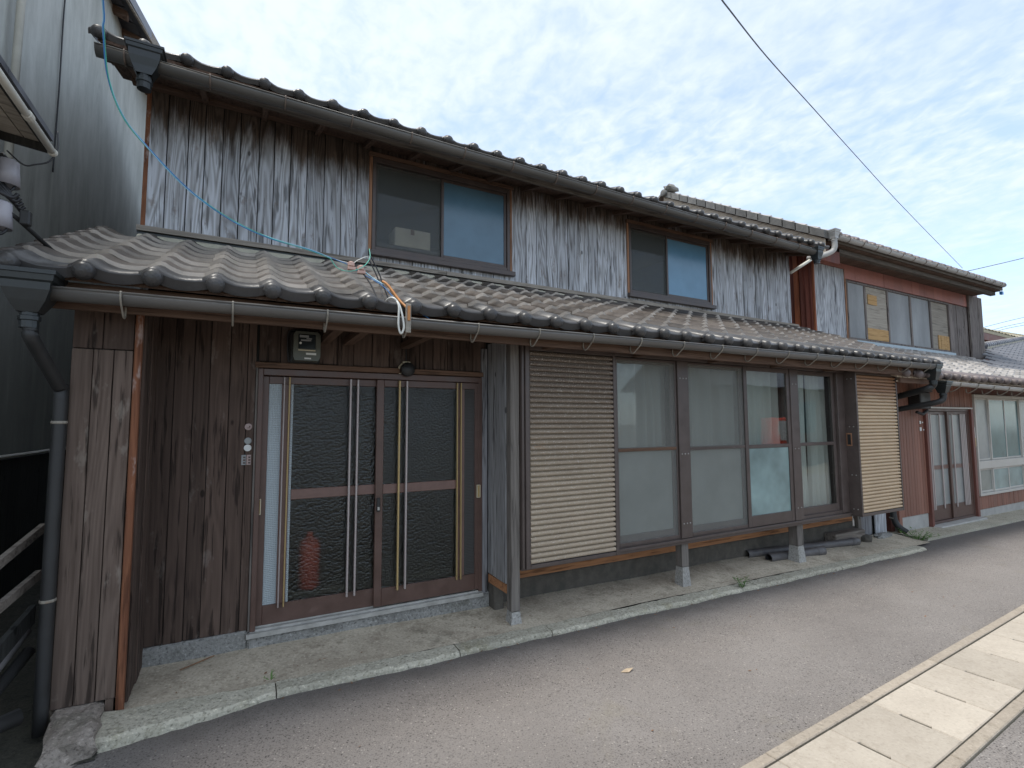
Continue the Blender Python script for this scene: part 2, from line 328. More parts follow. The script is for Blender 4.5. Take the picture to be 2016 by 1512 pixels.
def mk_shutter(name, a, topc, z0, amt, fleck, wid=.28):
    m = M(name)
    n = m.noise(m.pos((1, 1, 1)), 5, 6, .65)
    c = m.mix(m.rng(n, .3, .7), tuple(x * .9 for x in a), tuple(min(1, x * 1.06) for x in a))
    w = m.math('ADD', m.z(), m.math('MULTIPLY', m.math('SUBTRACT', m.noise(m.pos((.5, 1, 2.5)), 3.2, 5, .7), .5), .4))
    c = m.mix(m.rng(w, z0, z0 + wid, 0, amt, True), c, topc)  # second colour towards the top: rust on the right box, darker tan left
    c = m.mix(m.rng(m.noise(m.pos((1, 1, 1.6)), 95, 2, .5), .60, .66, 0, fleck, True), c, (0.72, 0.68, 0.6))
    c = m.mix(m.rng(m.noise(m.pos((1, 1, 2.5)), 2.6, 5, .7), .66, .74, 0, .6, True), c, (0.34, 0.19, 0.09))
    return m.fin(c, .5, spec=.4)
mt['shutter_left'] = mk_shutter('tan_speckled_shutter_steel', (0.38, 0.305, 0.222), (0.115, 0.082, 0.060), .55, .95, .45, 1.35)
mt['shutter_right'] = mk_shutter('cream_shutter_steel', (0.52, 0.385, 0.245), (0.24, 0.12, 0.06), 1.50, .95, .08)

def mk_plaster():
    m = M('mould_stained_plaster')
    v = m.pos((1, 1, .3)); n = m.noise(v, 3.2, 6, .68, .3); n2 = m.noise(m.pos((1, 1, .5)), .9, 4, .6)
    c = m.mix(m.rng(n, .32, .66), (0.355, 0.36, 0.335), (0.52, 0.525, 0.495))
    w = m.math('ADD', m.z(), m.math('MULTIPLY', m.math('SUBTRACT', n2, .5), 2.6))
    w = m.math('ADD', w, m.math('MULTIPLY', m.math('SUBTRACT', n, .5), 2.2))
    c = m.mix(m.rng(w, 2.0, 4.4, .45, 0, True), c, (0.215, 0.22, 0.195))
    c = m.mix(m.rng(m.noise(m.pos((1, 1, .09)), 9, 5, .7), .55, .7, 0, .35), c, (0.60, 0.62, 0.57))
    m.bump(m.noise(m.pos(), 40, 4, .7), .3, .006)
    return m.fin(c, .9, spec=.2)
mt['plaster'] = mk_plaster()

def mk_asphalt():
    m = M('worn_asphalt'); v = m.pos()
    big = m.noise(v, .8, 5, .62, .3); fine = m.noise(v, 130, 2, .6); mid = m.noise(v, 9, 5, .7)
    c = m.mix(m.rng(big, .32, .68), (0.160, 0.144, 0.134), (0.245, 0.225, 0.210))
    c = m.mix(m.rng(mid, .35, .7, 0, .5), c, (0.22, 0.197, 0.18))
    c = m.mix(m.rng(fine, .30, .48, .85, 0), c, (0.055, 0.048, 0.045))
    ch = m.voro(v, 55); vn = m.n('ShaderNodeTexVoronoi'); m.put(vn.inputs['Vector'], v); vn.inputs['Scale'].default_value = 75
    sc = m.n('ShaderNodeSeparateColor'); m.put(sc.inputs[0], vn.outputs['Color'])
    chip = m.math('MULTIPLY', m.rng(vn.outputs['Distance'], .2, .4, 1, 0), m.rng(sc.outputs[0], .74, .97, 0, .6))
    c = m.mix(chip, c, (0.45, 0.41, 0.37))
    dk = m.math('MULTIPLY', m.rng(vn.outputs['Distance'], .25, .45, 1, 0), m.rng(sc.outputs[1], .72, .92, 0, .8))
    c = m.mix(dk, c, (0.035, 0.03, 0.03))
    sp = m.rng(m.noise(v, 1.5, 5, .7, .5), .6, .78, 0, .6)
    c = m.mix(sp, c, (0.20, 0.175, 0.125))
    tw = m.math('ABSOLUTE', m.math('ADD', m.math('ADD', m.z(1), 1.62), m.math('MULTIPLY', m.math('SUBTRACT', m.noise(v, .6, 3), .5), .5)))
    c = m.mix(m.rng(tw, .15, .45, .18, 0, True), c, (0.275, 0.252, 0.235))      # worn, paler wheel path
    # darker towards the kerb, with a ragged edge
    yy = m.math('ADD', m.z(1), m.math('MULTIPLY', m.math('SUBTRACT', m.noise(v, 3.5, 5, .7), .5), .45))
    c = m.mix(m.rng(yy, -.90, -.64, 0, .6, True), c, (0.10, 0.088, 0.08))
    m.bump(m.math('ADD', fine, m.math('MULTIPLY', m.voro(v, 90), -.8)), .6, .006)
    return m.fin(c, .88, spec=.3)
mt['asphalt'] = mk_asphalt()

def mk_conc(name, a, b, stain, moss=(0.12, 0.125, 0.08), bst=.5, chips=.5, rand=0):
    m = M(name); v = m.pos((1, 1, 1), rand)
    n = m.noise(v, 2.2, 6, .68, .4); f = m.noise(v, 60, 3, .65); mid = m.noise(v, 12, 5, .7)
    c = m.mix(m.rng(n, .3, .7), a, b)
    c = m.mix(m.rng(mid, .52, .72, 0, .75), c, stain)
    c = m.mix(m.rng(m.noise(v, 3.7, 6, .72, .3), .57, .72, 0, .7), c, moss)
    c = m.mix(m.rng(f, .30, .47, chips, 0), c, tuple(x * .35 for x in a))
    c = m.mix(m.rng(f, .58, .72, 0, chips * .8), c, tuple(min(1, x * 1.7) for x in b))
    if rand: c = m.hsv(c, m.rng(m.rnd(), 0, 1, .9, 1.1))
    m.bump(m.math('ADD', f, m.math('MULTIPLY', mid, 1.4)), bst, .008)
    return m.fin(c, .92, spec=.2)
mt['apron'] = mk_conc('stained_apron_concrete', (0.36, 0.305, 0.235), (0.60, 0.53, 0.42), (0.26, 0.215, 0.16), (0.15, 0.13, 0.095))
mt['kerb'] = mk_conc('speckled_kerb_granite', (0.38, 0.355, 0.285), (0.52, 0.485, 0.395), (0.30, 0.28, 0.21), (0.28, 0.25, 0.155), .8, .8, 1)
mt['granite'] = mk_conc('grey_granite', (0.21, 0.205, 0.19), (0.31, 0.305, 0.29), (0.13, 0.125, 0.115), (0.14, 0.135, 0.11), .8, .85)
mt['granite_pale'] = mk_conc('pale_granite', (0.31, 0.30, 0.28), (0.42, 0.41, 0.385), (0.3, 0.29, 0.27), (0.3, 0.28, 0.22), .6, .7)
mt['boulder'] = mk_conc('rough_brown_grey_stone', (0.24, 0.205, 0.175), (0.36, 0.315, 0.275), (0.15, 0.125, 0.105), (0.11, 0.11, 0.075), 1.0, .7)
mt['slab'] = mk_conc('cream_paving_stone', (0.375, 0.33, 0.275), (0.45, 0.40, 0.335), (0.345, 0.30, 0.245), (0.335, 0.29, 0.235), .2, .22, 1)
mt['slab_kerb'] = mk_conc('tan_kerb_concrete', (0.31, 0.265, 0.215), (0.38, 0.33, 0.27), (0.27, 0.23, 0.18), (0.27, 0.23, 0.18), .4, .35, 1)
mt['dirt'] = mk_conc('damp_dirt', (0.05, 0.05, 0.042), (0.09, 0.085, 0.068), (0.03, 0.03, 0.026), (0.06, 0.065, 0.04), 1.0, .6)
mt['soil'] = mk_conc('packed_ground', (0.16, 0.14, 0.11), (0.22, 0.19, 0.15), (0.12, 0.1, 0.08))

# ------------------------------------------------------------------ building helpers
WORLD = {}
def _place(o, parent, mw):
    WORLD[o] = mw
    if parent is not None:
        o.parent = parent; o.matrix_parent_inverse = WORLD[parent].inverted()
    o.matrix_basis = mw
    COL.objects.link(o); return o
def mesh_of(name, V, F, m, smooth=False):
    me = bpy.data.meshes.new(name); me.from_pydata([tuple(v) for v in V], [], F)
    if isinstance(m, str): m = mt[m]
    me.materials.append(m)
    if smooth: me.polygons.foreach_set('use_smooth', [True] * len(me.polygons))
    me.update(); return me
def obj(name, V, F, m, parent=None, smooth=False, recentre=True):
    V = [Vector(v) for v in V]
    c = Vector((0, 0, 0))
    if recentre:
        lo = [min(v[i] for v in V) for i in range(3)]; hi = [max(v[i] for v in V) for i in range(3)]
        c = Vector(((lo[0] + hi[0]) / 2, (lo[1] + hi[1]) / 2, lo[2]))
    me = mesh_of(name, [v - c for v in V], F, m, smooth)
    return _place(bpy.data.objects.new(name, me), parent, Matrix.Translation(c))
def inst(name, me, mw, parent=None):
    return _place(bpy.data.objects.new(name, me), parent, mw)
def empty(name, loc, label=None, cat=None, group=None):
    o = bpy.data.objects.new(name, None); o.empty_display_size = .1
    _place(o, None, Matrix.Translation(loc))
    if label: tag(o, label, cat, group)
    return o
def tag(o, label, cat, group=None):
    o['label'] = label; o['category'] = cat
    if group: o['group'] = group
    return o
def kind(o, k): o['kind'] = k; return o

class B:
    """collects simple shapes into one mesh"""
    def __init__(s): s.V = []; s.F = []
    def add(s, V, F):
        o = len(s.V); s.V += [Vector(v) for v in V]; s.F += [tuple(i + o for i in f) for f in F]; return s
    def box(s, a, b, c=0.0, jit=0.0):
        x0, y0, z0 = [min(p, q) for p, q in zip(a, b)]; x1, y1, z1 = [max(p, q) for p, q in zip(a, b)]
        if c and min(x1 - x0, y1 - y0, z1 - z0) > 2.2 * c:
            bm = bmesh.new(); bmesh.ops.create_cube(bm, size=1)
            for v in bm.verts: v.co = Vector((x0 + (v.co.x + .5) * (x1 - x0), y0 + (v.co.y + .5) * (y1 - y0), z0 + (v.co.z + .5) * (z1 - z0)))
            bmesh.ops.bevel(bm, geom=bm.edges[:], offset=c, segments=1, affect='EDGES')
            bm.verts.index_update()
            s.add([v.co.copy() for v in bm.verts], [tuple(v.index for v in f.verts) for f in bm.faces]); bm.free(); return s
        V = [(x, y, z) for z in (z0, z1) for y in (y0, y1) for x in (x0, x1)]
        if jit: V = [tuple(q + R(-jit, jit) for q in v) for v in V]
        return s.add(V, [(0, 2, 3, 1), (4, 5, 7, 6), (0, 1, 5, 4), (2, 6, 7, 3), (0, 4, 6, 2), (1, 3, 7, 5)])
    def hexa(s, V): return s.add(V, [(0, 2, 3, 1), (4, 5, 7, 6), (0, 1, 5, 4), (2, 6, 7, 3), (0, 4, 6, 2), (1, 3, 7, 5)])
    def tube(s, P, r, n=8, cap=True, hollow=0):
        P = [Vector(p) for p in P]; rings = []; k = len(P)
        rr = r if isinstance(r, (list, tuple)) else [r] * k
        prev = None
        for i, p in enumerate(P):
            t = (P[min(i + 1, k - 1)] - P[max(i - 1, 0)]).normalized()
            if prev is None:
                a = t.orthogonal().normalized()
            else:
                a = (prev - t * prev.dot(t)).normalized()
            prev = a; b = t.cross(a)
            rings.append([p + (a * cos(2 * pi * j / n) + b * sin(2 * pi * j / n)) * rr[i] for j in range(n)])
        V = [v for q in rings for v in q]; F = []
        for i in range(k - 1):
            for j in range(n):
                F.append((i * n + j, i * n + (j + 1) % n, (i + 1) * n + (j + 1) % n, (i + 1) * n + j))
        if cap and not hollow: F += [tuple(range(n - 1, -1, -1)), tuple((k - 1) * n + j for j in range(n))]
        return s.add(V, F)
    def lathe(s, c, prof, n=14, axis='z'):
        """profile of (radius, height) round an axis through c"""
        c = Vector(c); V = []
        for r, h in prof:
            for j in range(n):
                a = 2 * pi * j / n; p = (r * cos(a), r * sin(a), h)
                if axis == 'y': p = (p[0], h, p[1])
                if axis == 'x': p = (h, p[0], p[1])
                V.append(c + Vector(p))
        F = []
        for i in range(len(prof) - 1):
            for j in range(n):
                F.append((i * n + j, i * n + (j + 1) % n, (i + 1) * n + (j + 1) % n, (i + 1) * n + j))
        F += [tuple(range(n - 1, -1, -1)), tuple((len(prof) - 1) * n + j for j in range(n))]
        return s.add(V, F)
    def prism(s, poly, d, close=True):
        """polygon of 3D points pushed along the vector d"""
        k = len(poly); P = [Vector(p) for p in poly]; d = Vector(d)
        return s.add(P + [p + d for p in P], [tuple(range(k - 1, -1, -1)), tuple(range(k, 2 * k))] + [(i, (i + 1) % k, k + (i + 1) % k, k + i) for i in range(k)])
    def build(s, name, m, parent=None, smooth=False): return obj(name, s.V, s.F, m, parent, smooth)
def box(name, a, b, m, parent=None, c=0.0, jit=0.0): return B().box(a, b, c, jit).build(name, m, parent)
def frame(a, b, w, y0, y1):
    """rectangular frame in the xz plane from (x0,z0) to (x1,z1); w = widths left, right, bottom, top; stiles run full height, rails butt between"""
    (x0, z0), (x1, z1) = a, b; l, r, bo, t = w; q = B()
    q.box((x0, y0, z0), (x0 + l, y1, z1), .003); q.box((x1 - r, y0, z0), (x1, y1, z1), .003)
    q.box((x0 + l, y0, z0), (x1 - r, y1, z0 + bo), .003); q.box((x0 + l, y0, z1 - t), (x1 - r, y1, z1), .003)
    return q
def smooth_path(P, n=6):
    P = [Vector(p) for p in P]; out = []
    for i in range(len(P) - 1):
        p0, p1, p2, p3 = P[max(i - 1, 0)], P[i], P[i + 1], P[min(i + 2, len(P) - 1)]
        for k in range(n):
            t = k / n
            out.append(0.5 * ((2 * p1) + (p2 - p0) * t + (2 * p0 - 5 * p1 + 4 * p2 - p3) * t * t + (3 * p1 - p0 - 3 * p2 + p3) * t ** 3))
    return out + [P[-1]]
def splits(a, b, lo, hi):
    xs = [a]
    while xs[-1] < b - hi: xs.append(xs[-1] + R(lo, hi))
    if b - xs[-1] > hi * .9: xs.append((xs[-1] + b) / 2)
    return xs + [b]
def planks_x(parent, x0, x1, z0, z1, y, m, lo=.12, hi=.165, th=.018, gap=.003, zj=.004, skip=None, lean=0):
    """vertical boards on a wall that faces the street; y is the face"""
    xs = splits(x0, x1, lo, hi)
    for a, b in zip(xs, xs[1:]):
        dy = R(-.004, .004)
        segs = [(z0, z1)] if skip is None else skip(a, b)
        for (za, zb) in segs:
            q = B().box((a + gap / 2, y + dy, za + R(-zj, zj)), (b - gap / 2, y + dy + th, zb), .0025)
            if lean:
                for v in q.V: v.y += R(-lean, lean)
            q.build('plank', m, parent)
def planks_y(parent, x, y0, y1, z0, z1, m, side=1, lo=.12, hi=.16, th=.018, gap=.003):
    for a, b in zip(*(lambda s: (s, s[1:]))(splits(y0, y1, lo, hi))):
        d = R(-.003, .003)
        B().box((x + d, a + gap / 2, z0 + R(-.004, .004)), (x + d - side * th, b - gap / 2, z1), .0025).build('plank', m, parent)

def gz(x): return -0.2 - 0.01 * (x - 3.5)            # the street falls gently to the right
def ky(x): return -0.633 - 0.005 * (x - 3.5)         # street edge of the granite kerb

# ------------------------------------------------------------------ the setting
def sheet(name, x0, x1, y0, y1, dz, m, nx=2):
    V = []; F = []
    for i in range(nx + 1):
        x = x0 + (x1 - x0) * i / nx
        V += [(x, y0, gz(x) + dz), (x, y1, gz(x) + dz)]
        if i: F.append((2 * i - 2, 2 * i, 2 * i + 1, 2 * i - 1))
    return kind(obj(name, V, F, m), 'structure')
sheet('ground', -300, 700, -400, 600, -.03, 'soil')
road = sheet('road', -40, 90, -6.6, -.2, 0, 'asphalt')

# paved strip along the middle of the street: two kerb rows and square slabs, slightly turned
pav = kind(empty('pavement', (4, -2.4, -.2)), 'structure')
def pv(u, w, dz):
    """u along the strip, w across it (towards the viewer)"""
    x = 2.0 + u * cos(.058) + w * sin(.058) ; y = -2.245 + u * sin(.058) - w * cos(.058); return (x, y, gz(x) + dz)
def slab_piece(name, u0, u1, w0, w1, h, m, notch=False):
    g = .0025; P = [(u0 + g, w0 + g), (u1 - g, w0 + g), (u1 - g, w1 - g), (u0 + g, w1 - g)]
    if notch:                                            # lifting slot in the joint
        wc = (w0 + w1) / 2; P = [(u0 + g, w0 + g), (u1 - g, w0 + g), (u1 - g, w1 - g), (u0 + g, w1 - g), (u0 + g, wc + .07), (u0 + .016, wc + .062), (u0 + .016, wc - .062), (u0 + g, wc - .07)]
    k = len(P); t = R(-.0012, .0012)
    V = [pv(u, w, -.06) for u, w in P] + [pv(u, w, h - .005 + t) for u, w in P]
    cu = sum(p[0] for p in P[:4]) / 4; cw = (w0 + w1) / 2
    I = [(u + (cu - u) * .012 / (u1 - u0) * 2 * .4, w + (cw - w) * .012 / (w1 - w0) * 2 * .4) for u, w in P]
    V += [pv(u, w, h + t) for u, w in I]
    F = [(i, (i + 1) % k, k + (i + 1) % k, k + i) for i in range(k)] + [(k + i, k + (i + 1) % k, 2 * k + (i + 1) % k, 2 * k + i) for i in range(k)] + [tuple(range(2 * k, 3 * k))]
    return obj(name, V, F, m, pav)
for i in range(-5, 36): slab_piece('paving_slab', .09 + i * .4475, .09 + (i + 1) * .4475, 0, .385, .012, 'slab', True)
for i in range(-3, 19):
    slab_piece('paving_kerb', .985 + i * .895, .985 + (i + 1) * .895, -.062, -.004, .014, 'slab_kerb')
    slab_piece('paving_kerb', .80 + i * .895, .80 + (i + 1) * .895, .389, .45, .014, 'slab_kerb')
B().hexa([pv(u, w, z) for z in (-.08, .002) for w in (-.064, .452) for u in (-2.5, 17)]).build('joint_bed', 'dirt', pav)

# concrete apron under the eaves, edged with granite kerb stones
ap = B(); nx, ny = 46, 12; X0, X1 = -.60, 7.75
def apz(x, t):
    b = (-.088 - .0098 * (x + .6)) * (1 - t) + (gz(x) + .038 - .002 * max(0, min(1, (x - 5)))) * t
    return b + .010 * sin(x * 2.3 + t * 4) * sin(x * 1.1 + 2 * t) + .004 * sin(x * 9 + 5 * t) * t * (1 - t) * 4
V = [(X0 + (X1 - X0) * i / nx, .35 + (ky(X0 + (X1 - X0) * i / nx) + .118 - .35) * (j / ny), apz(X0 + (X1 - X0) * i / nx, max(0, (j / ny - .3) / .7))) for i in range(nx + 1) for j in range(ny + 1)]
F = [(i * (ny + 1) + j, i * (ny + 1) + j + 1, (i + 1) * (ny + 1) + j + 1, (i + 1) * (ny + 1) + j) for i in range(nx) for j in range(ny)]
apron = kind(obj('apron_pavement', V, F, 'apron', smooth=True), 'structure')
kb = kind(empty('kerb', (3.3, -.63, -.2)), 'structure')
kx = [-.66, .13, 1.22, 1.93, 2.95, 4.2, 5.55, 6.75, 7.36]
for a, b in zip(kx, kx[1:]):
    n = max(10, int((b - a) / .05)); V = []; F = []
    for i in range(n + 1):
        x = a + .003 + (b - a - .006) * i / n; yk = ky(x) + R(-.007, .007) + .008 * sin(x * 5.3); h = .030 + R(-.004, .004) + max(0, (-x) * .05)
        if x < .1: yk -= (.1 - x) * .17
        V += [(x, yk - .004, gz(x) - .05), (x, yk, gz(x) + h - .016 + R(-.004, .004)), (x, yk + .02 + R(-.006, .006), gz(x) + h + R(-.003, .003)), (x, ky(x) + .122, gz(x) + h + .006), (x, ky(x) + .122, gz(x) - .05)]
        if i: F += [(5 * i - 5 + k, 5 * i + k, 5 * i + k + 1, 5 * i - 5 + k + 1) for k in range(4)]
    F += [(4, 3, 2, 1, 0), tuple(5 * n + k for k in range(5))]
    obj('kerb_stone', V, F, 'kerb', kb)
# step and kerb in front of the red-brown house on the right
sr = kind(empty('side_pavement', (11, -.2, -.25)), 'structure')
for a, b in ((7.95, 9.0), (9.0, 10.6), (10.6, 12.4), (12.4, 14.4), (14.4, 16.5)):
    B().hexa([(x, y + .0 * x, gz(x) + z) for z in (-.04, .035) for y in (-.42, .1) for x in (a + .004, b - .004)]).build('kerb_stone', 'kerb', sr)

# ------------------------------------------------------------------ roof tiles
def crest(u): return .043 * math.exp(-((u - .03) / .052) ** 2) + (.012 * ((u - .165) / .095) ** 2 if u > .165 else .006 * ((u - .165) / .1) ** 2 * (u > .08))
US = [-.034, -.012, .01, .03, .05, .072, .096, .125, .165, .205, .24, .262]
def tile_geo(w=.265, ln=.29, th=.024, front=.029, us=US, eave=False, rr=.052, drop=.05):
    s = w / .265; V = []; F = []; k = len(us)
    for u in us: V.append((u * s, .007, crest(u) + front))
    for u in us: V.append((u * s, ln, crest(u) + .003))
    for u in us: V.append((u * s, -.011, crest(u) + front - th))
    for u in us: V.append((u * s, ln, crest(u) + .003 - th))
    for u in us: V.append((u * s, .0068, crest(u) + front - .0002))          # own edge vertices keep the cut edge crisp
    for i in range(k - 1):
        F += [(i, i + 1, k + i + 1, k + i), (2 * k + i, 2 * k + i + 1, 4 * k + i + 1, 4 * k + i)]
    F += [(0, k, 3 * k, 2 * k), (k - 1, 2 * k + k - 1, 3 * k + k - 1, k + k - 1)]
    if eave:
        o = len(V)
        for u in us: V.append((u * s, -.012, crest(u) * .85 + front - .012))
        for u in us: V.append((u * s, -.010, crest(u) * .35 + front - .014 - drop * (0.62 + .28 * sin(max(0, min(1, (u - .03) / .235)) * pi))))
        for i in range(k - 1): F += [(o + k + i, o + k + i + 1, o + i + 1, o + i), (o + i, o + i + 1, i + 1, i), (2 * k + i, 2 * k + i + 1, o + k + i + 1, o + k + i)]
        o = len(V); n = 12                                   # the round end boss
        prof = [(.96, .05), (1.0, -.006), (.97, -.018), (.80, -.030), (.5, -.041), (.18, -.046)]
        for r, h in prof:
            for j in range(n): V.append((.03 * s + rr * r * cos(2 * pi * j / n), h - .028, .02 + rr * r * sin(2 * pi * j / n)))
        for i in range(len(prof) - 1):
            for j in range(n): F.append((o + i * n + j, o + i * n + (j + 1) % n, o + (i + 1) * n + (j + 1) % n, o + (i + 1) * n + j))
        F.append(tuple(o + (len(prof) - 1) * n + j for j in range(n)))
    return V, F
def tile_mesh(name, m, edge=None, **k):
    V, F = tile_geo(**k); eave_ = k.get('eave'); me = mesh_of(name, V, F, m); bm = bmesh.new(); bm.from_mesh(me); bmesh.ops.recalc_face_normals(bm, faces=bm.faces[:]) if eave_ else None; bm.to_mesh(me); bm.free()
    for p in me.polygons: p.use_smooth = abs(p.normal.y) < .75 and p.area > 1e-5
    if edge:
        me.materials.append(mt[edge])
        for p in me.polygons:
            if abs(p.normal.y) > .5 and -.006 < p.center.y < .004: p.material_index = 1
    return me
def tile_mw(x, y, z, th, jit=1.0):
    sl = R(.004, .014) if random.random() < .12 else 0            # a few have slipped
    return Matrix.Translation((x + R(-.003, .003) * jit, y + (R(-.004, .004) - sl) * jit, z + R(-.001, .003) * jit - sl * .42 * jit)) @ Matrix.Rotation(th, 4, 'X') @ Matrix.Rotation(R(-.014, .014) * jit, 4, 'Z') @ Matrix.Rotation(R(-.016, .016) * jit, 4, 'Y')
def wave_field(name, m, parent, x0, x1, pitch, p0, th, rows, ex, zfun=None, back=False):
    """rows of tiles too far or too hidden to pick apart, joined"""
    q = B(); us = [-.034, .0, .03, .06, .1, .165, .225, .262]
    V, F = tile_geo(pitch, ex * 1.19, us=us); n = int(round((x1 - x0) / pitch))
    for r in rows:
        for c in range(n):
            mw = tile_mw(x0 + c * pitch, p0[0] + r * ex * cos(th), p0[1] + r * ex * sin(th), th, .6)
            q.add([mw @ Vector(v) for v in V], F)
    o = q.build(name, m, parent); o['kind'] = 'stuff'; return o
def half_pipe(x0, x1, r, y, z0, z1, th=.004, n=10, seg=12):
    """half round gutter from x0 to x1, rim height z0 to z1"""
    q = B(); V = []; F = []
    for i in range(seg + 1):
        t = i / seg; x = x0 + (x1 - x0) * t; z = z0 + (z1 - z0) * t + .003 * sin(t * 17)
        for rr in (r, r - th):
            for j in range(n + 1):
                a = pi + pi * j / n; V.append((x, y + rr * cos(a), z + rr * sin(a)))
    m = 2 * (n + 1)
    for i in range(seg):
        for j in range(n):
            F += [(i * m + j, (i + 1) * m + j, (i + 1) * m + j + 1, i * m + j + 1), (i * m + n + 1 + j + 1, (i + 1) * m + n + 1 + j + 1, (i + 1) * m + n + 1 + j, i * m + n + 1 + j)]
        for j in (0, n): F.append((i * m + j, i * m + n + 1 + j, (i + 1) * m + n + 1 + j, (i + 1) * m + j))
    for e in (0, seg):
        for j in range(n): F.append((e * m + j, e * m + j + 1, e * m + n + 2 + j, e * m + n + 1 + j))
    q.add(V, F)
    q.tube([(x0, y - r, z0 + .002), (x1, y - r, z1 + .002)], .006, 6)
    return q

# ------------------------------------------------------------------ THE OLD HOUSE
H = empty('old_house', (3.4, 0, -.15), 'two-storey old wooden house with grey boarded upper floor and long tiled lower eave', 'house')
XL, XR, YU = -.864, 7.74, 1.154
TH = radians(22.73); CT, ST = cos(TH), sin(TH)

# --- upper wall
W1 = (.985, 2.535, 3.05, 4.01); W2 = (4.305, 5.845, 3.02, 3.955)
q = B()
for x0, x1, z0, z1 in ((XL, W1[0], 2.80, 4.36), (W1[0], W1[1], 2.80, W1[2]), (W1[0], W1[1], W1[3], 4.36), (W1[1], W2[0], 2.80, 4.36), (W2[0], W2[1], 2.80, W2[2]), (W2[0], W2[1], W2[3], 4.36), (W2[1], XR, 2.80, 4.36)): q.box((x0, YU + .02, z0), (x1, YU + .10, z1))
uw = q.build('upper_wall', 'black_board', H)
def upper_top(x): return 4.36
def seg_upper(a, b):
    m = (a + b) / 2
    for w in (W1, W2):
        if w[0] < m < w[1]: return [(2.93, w[2]), (w[3], 4.33)]
    return [(2.93, 4.33)]
for x0, x1 in ((XL, W1[0]), (W1[0], W1[1]), (W1[1] + .065, W2[0]), (W2[0], W2[1]), (W2[1], XR)):
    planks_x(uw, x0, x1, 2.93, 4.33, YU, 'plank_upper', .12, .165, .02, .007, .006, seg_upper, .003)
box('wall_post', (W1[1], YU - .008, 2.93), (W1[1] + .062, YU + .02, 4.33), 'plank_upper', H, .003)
B().box((XL - .004, YU - .004, 2.93), (XL + .03, YU + .05, 4.25), .003).build('corner_batten', 'redwood', H)
# skirt board and dark flashing where the lower roof meets the wall
for a, b in ((XL - .02, 1.75), (1.75, 4.9), (4.9, XR + .06)):
    zz_ = lambda x: 2.912 - .004 * (x - 3.5)
    q = B(); q.hexa([(x, y, zz_(x) + dz + (.0 if y < YU - .03 else .02)) for dz in (-.035, .008) for y in (YU - .085, YU + .02) for x in (a + .003, b - .003)]); q.build('skirt_board', 'sillboard', H)
    q = B(); q.hexa([(x, y, zz_(x) + dz) for dz in (-.085, -.037) for y in (YU - .06, YU + .02) for x in (a + .003, b - .003)]); q.build('flashing', 'hopper', H)
B().hexa([(x, y, z + (y - 1.0) * .42) for z in (2.74, 2.832) for y in (1.0, YU + .02) for x in (XL, XR)]).build('ridge_mortar', 'plaster_top', H)

# --- upper windows
def upper_window(w, split, left, right, screen, name='window'):
    x0, x1, z0, z1 = w
    f = frame((x0, z0), (x1, z1), (.035, .035, .04, .05), YU - .022, YU + .06).build(name, 'frame', H)
    box('sill', (x0 - .03, YU - .055, z0 - .055), (x1 + .055, YU + .01, z0 - .003), 'frame', f, .004)
    box('trim', (x0 - .032, YU - .018, z0), (x0 - .002, YU + .0, z1), 'trimwood', f, .003)
    box('trim', (x1 + .002, YU - .018, z0), (x1 + .03, YU + .0, z1), 'trimwood', f, .003)
    box('head_trim', (x0 - .04, YU - .03, z1 + .003), (x1 + .045, YU + .004, z1 + .045), 'headwood', f, .003)
    xm = x0 + (x1 - x0) * split
    frame((x0 + .037, z0 + .042), (xm + .02, z1 - .052), (.026, .026, .03, .03), YU + .022, YU + .042).build('sash', 'frame', f)
    frame((xm - .022, z0 + .042), (x1 - .037, z1 - .052), (.03, .03, .03, .03), YU - .004, YU + .018).build('sash', 'frame', f)
    box('window_pane', (x0 + .064, YU + .029, z0 + .073), (xm - .007, YU + .034, z1 - .083), left, f)
    box('window_pane', (xm + .009, YU + .005, z0 + .073), (x1 - .068, YU + .010, z1 - .083), right, f)
    if screen: box('insect_screen', (x0 + .04, YU + .012, z0 + .045), (xm - .024, YU + .014, z1 - .055), screen, f)
    return f
wa = upper_window(W1, .485, 'glass_dark', 'frost_blue', 'screen_dark')
wb = upper_window(W2, .455, 'glass_dark', 'frost_blue2', 'screen_dark')
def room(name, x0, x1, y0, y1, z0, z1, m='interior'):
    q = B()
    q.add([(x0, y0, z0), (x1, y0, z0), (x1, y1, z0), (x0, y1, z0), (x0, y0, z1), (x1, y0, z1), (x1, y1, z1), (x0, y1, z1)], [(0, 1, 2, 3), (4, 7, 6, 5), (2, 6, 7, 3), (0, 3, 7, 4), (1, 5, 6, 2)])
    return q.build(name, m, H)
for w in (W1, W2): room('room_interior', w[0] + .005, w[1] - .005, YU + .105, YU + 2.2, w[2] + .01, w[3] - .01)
for w in (W1, W2):
    pass

# --- upper roof
def uz(x): return 4.154 - .0326 * x + .00336 * x * x - .02
TU = radians(24.0)
q = B(); V = []; F = []; n = 24
for i in range(n + 1):
    x = -1.10 + 8.93 * i / n
    for y, dz in ((.69, -.02), (4.7, -.02), (4.7, -.06), (.69, -.045)):
        V.append((x, y, uz(x) + (y - .68) * math.tan(TU) + dz))
    if i: F += [(4 * i - 4 + a, 4 * i + a, 4 * i + (a + 1) % 4, 4 * i - 4 + (a + 1) % 4) for a in range(4)]
F += [(3, 2, 1, 0), (4 * n, 4 * n + 1, 4 * n + 2, 4 * n + 3)]
ur = q.add(V, F).build('upper_roof', 'soffit', H)
te = tile_mesh('eave_tile', 'tile_eave', w=.2696, eave=True, rr=.046, drop=.04)
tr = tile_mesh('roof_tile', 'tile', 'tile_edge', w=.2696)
for c in range(34):
    x = -1.091 + .26957 * c
    inst('eave_tile', te, tile_mw(x - .03, .69, uz(x), TU), ur)
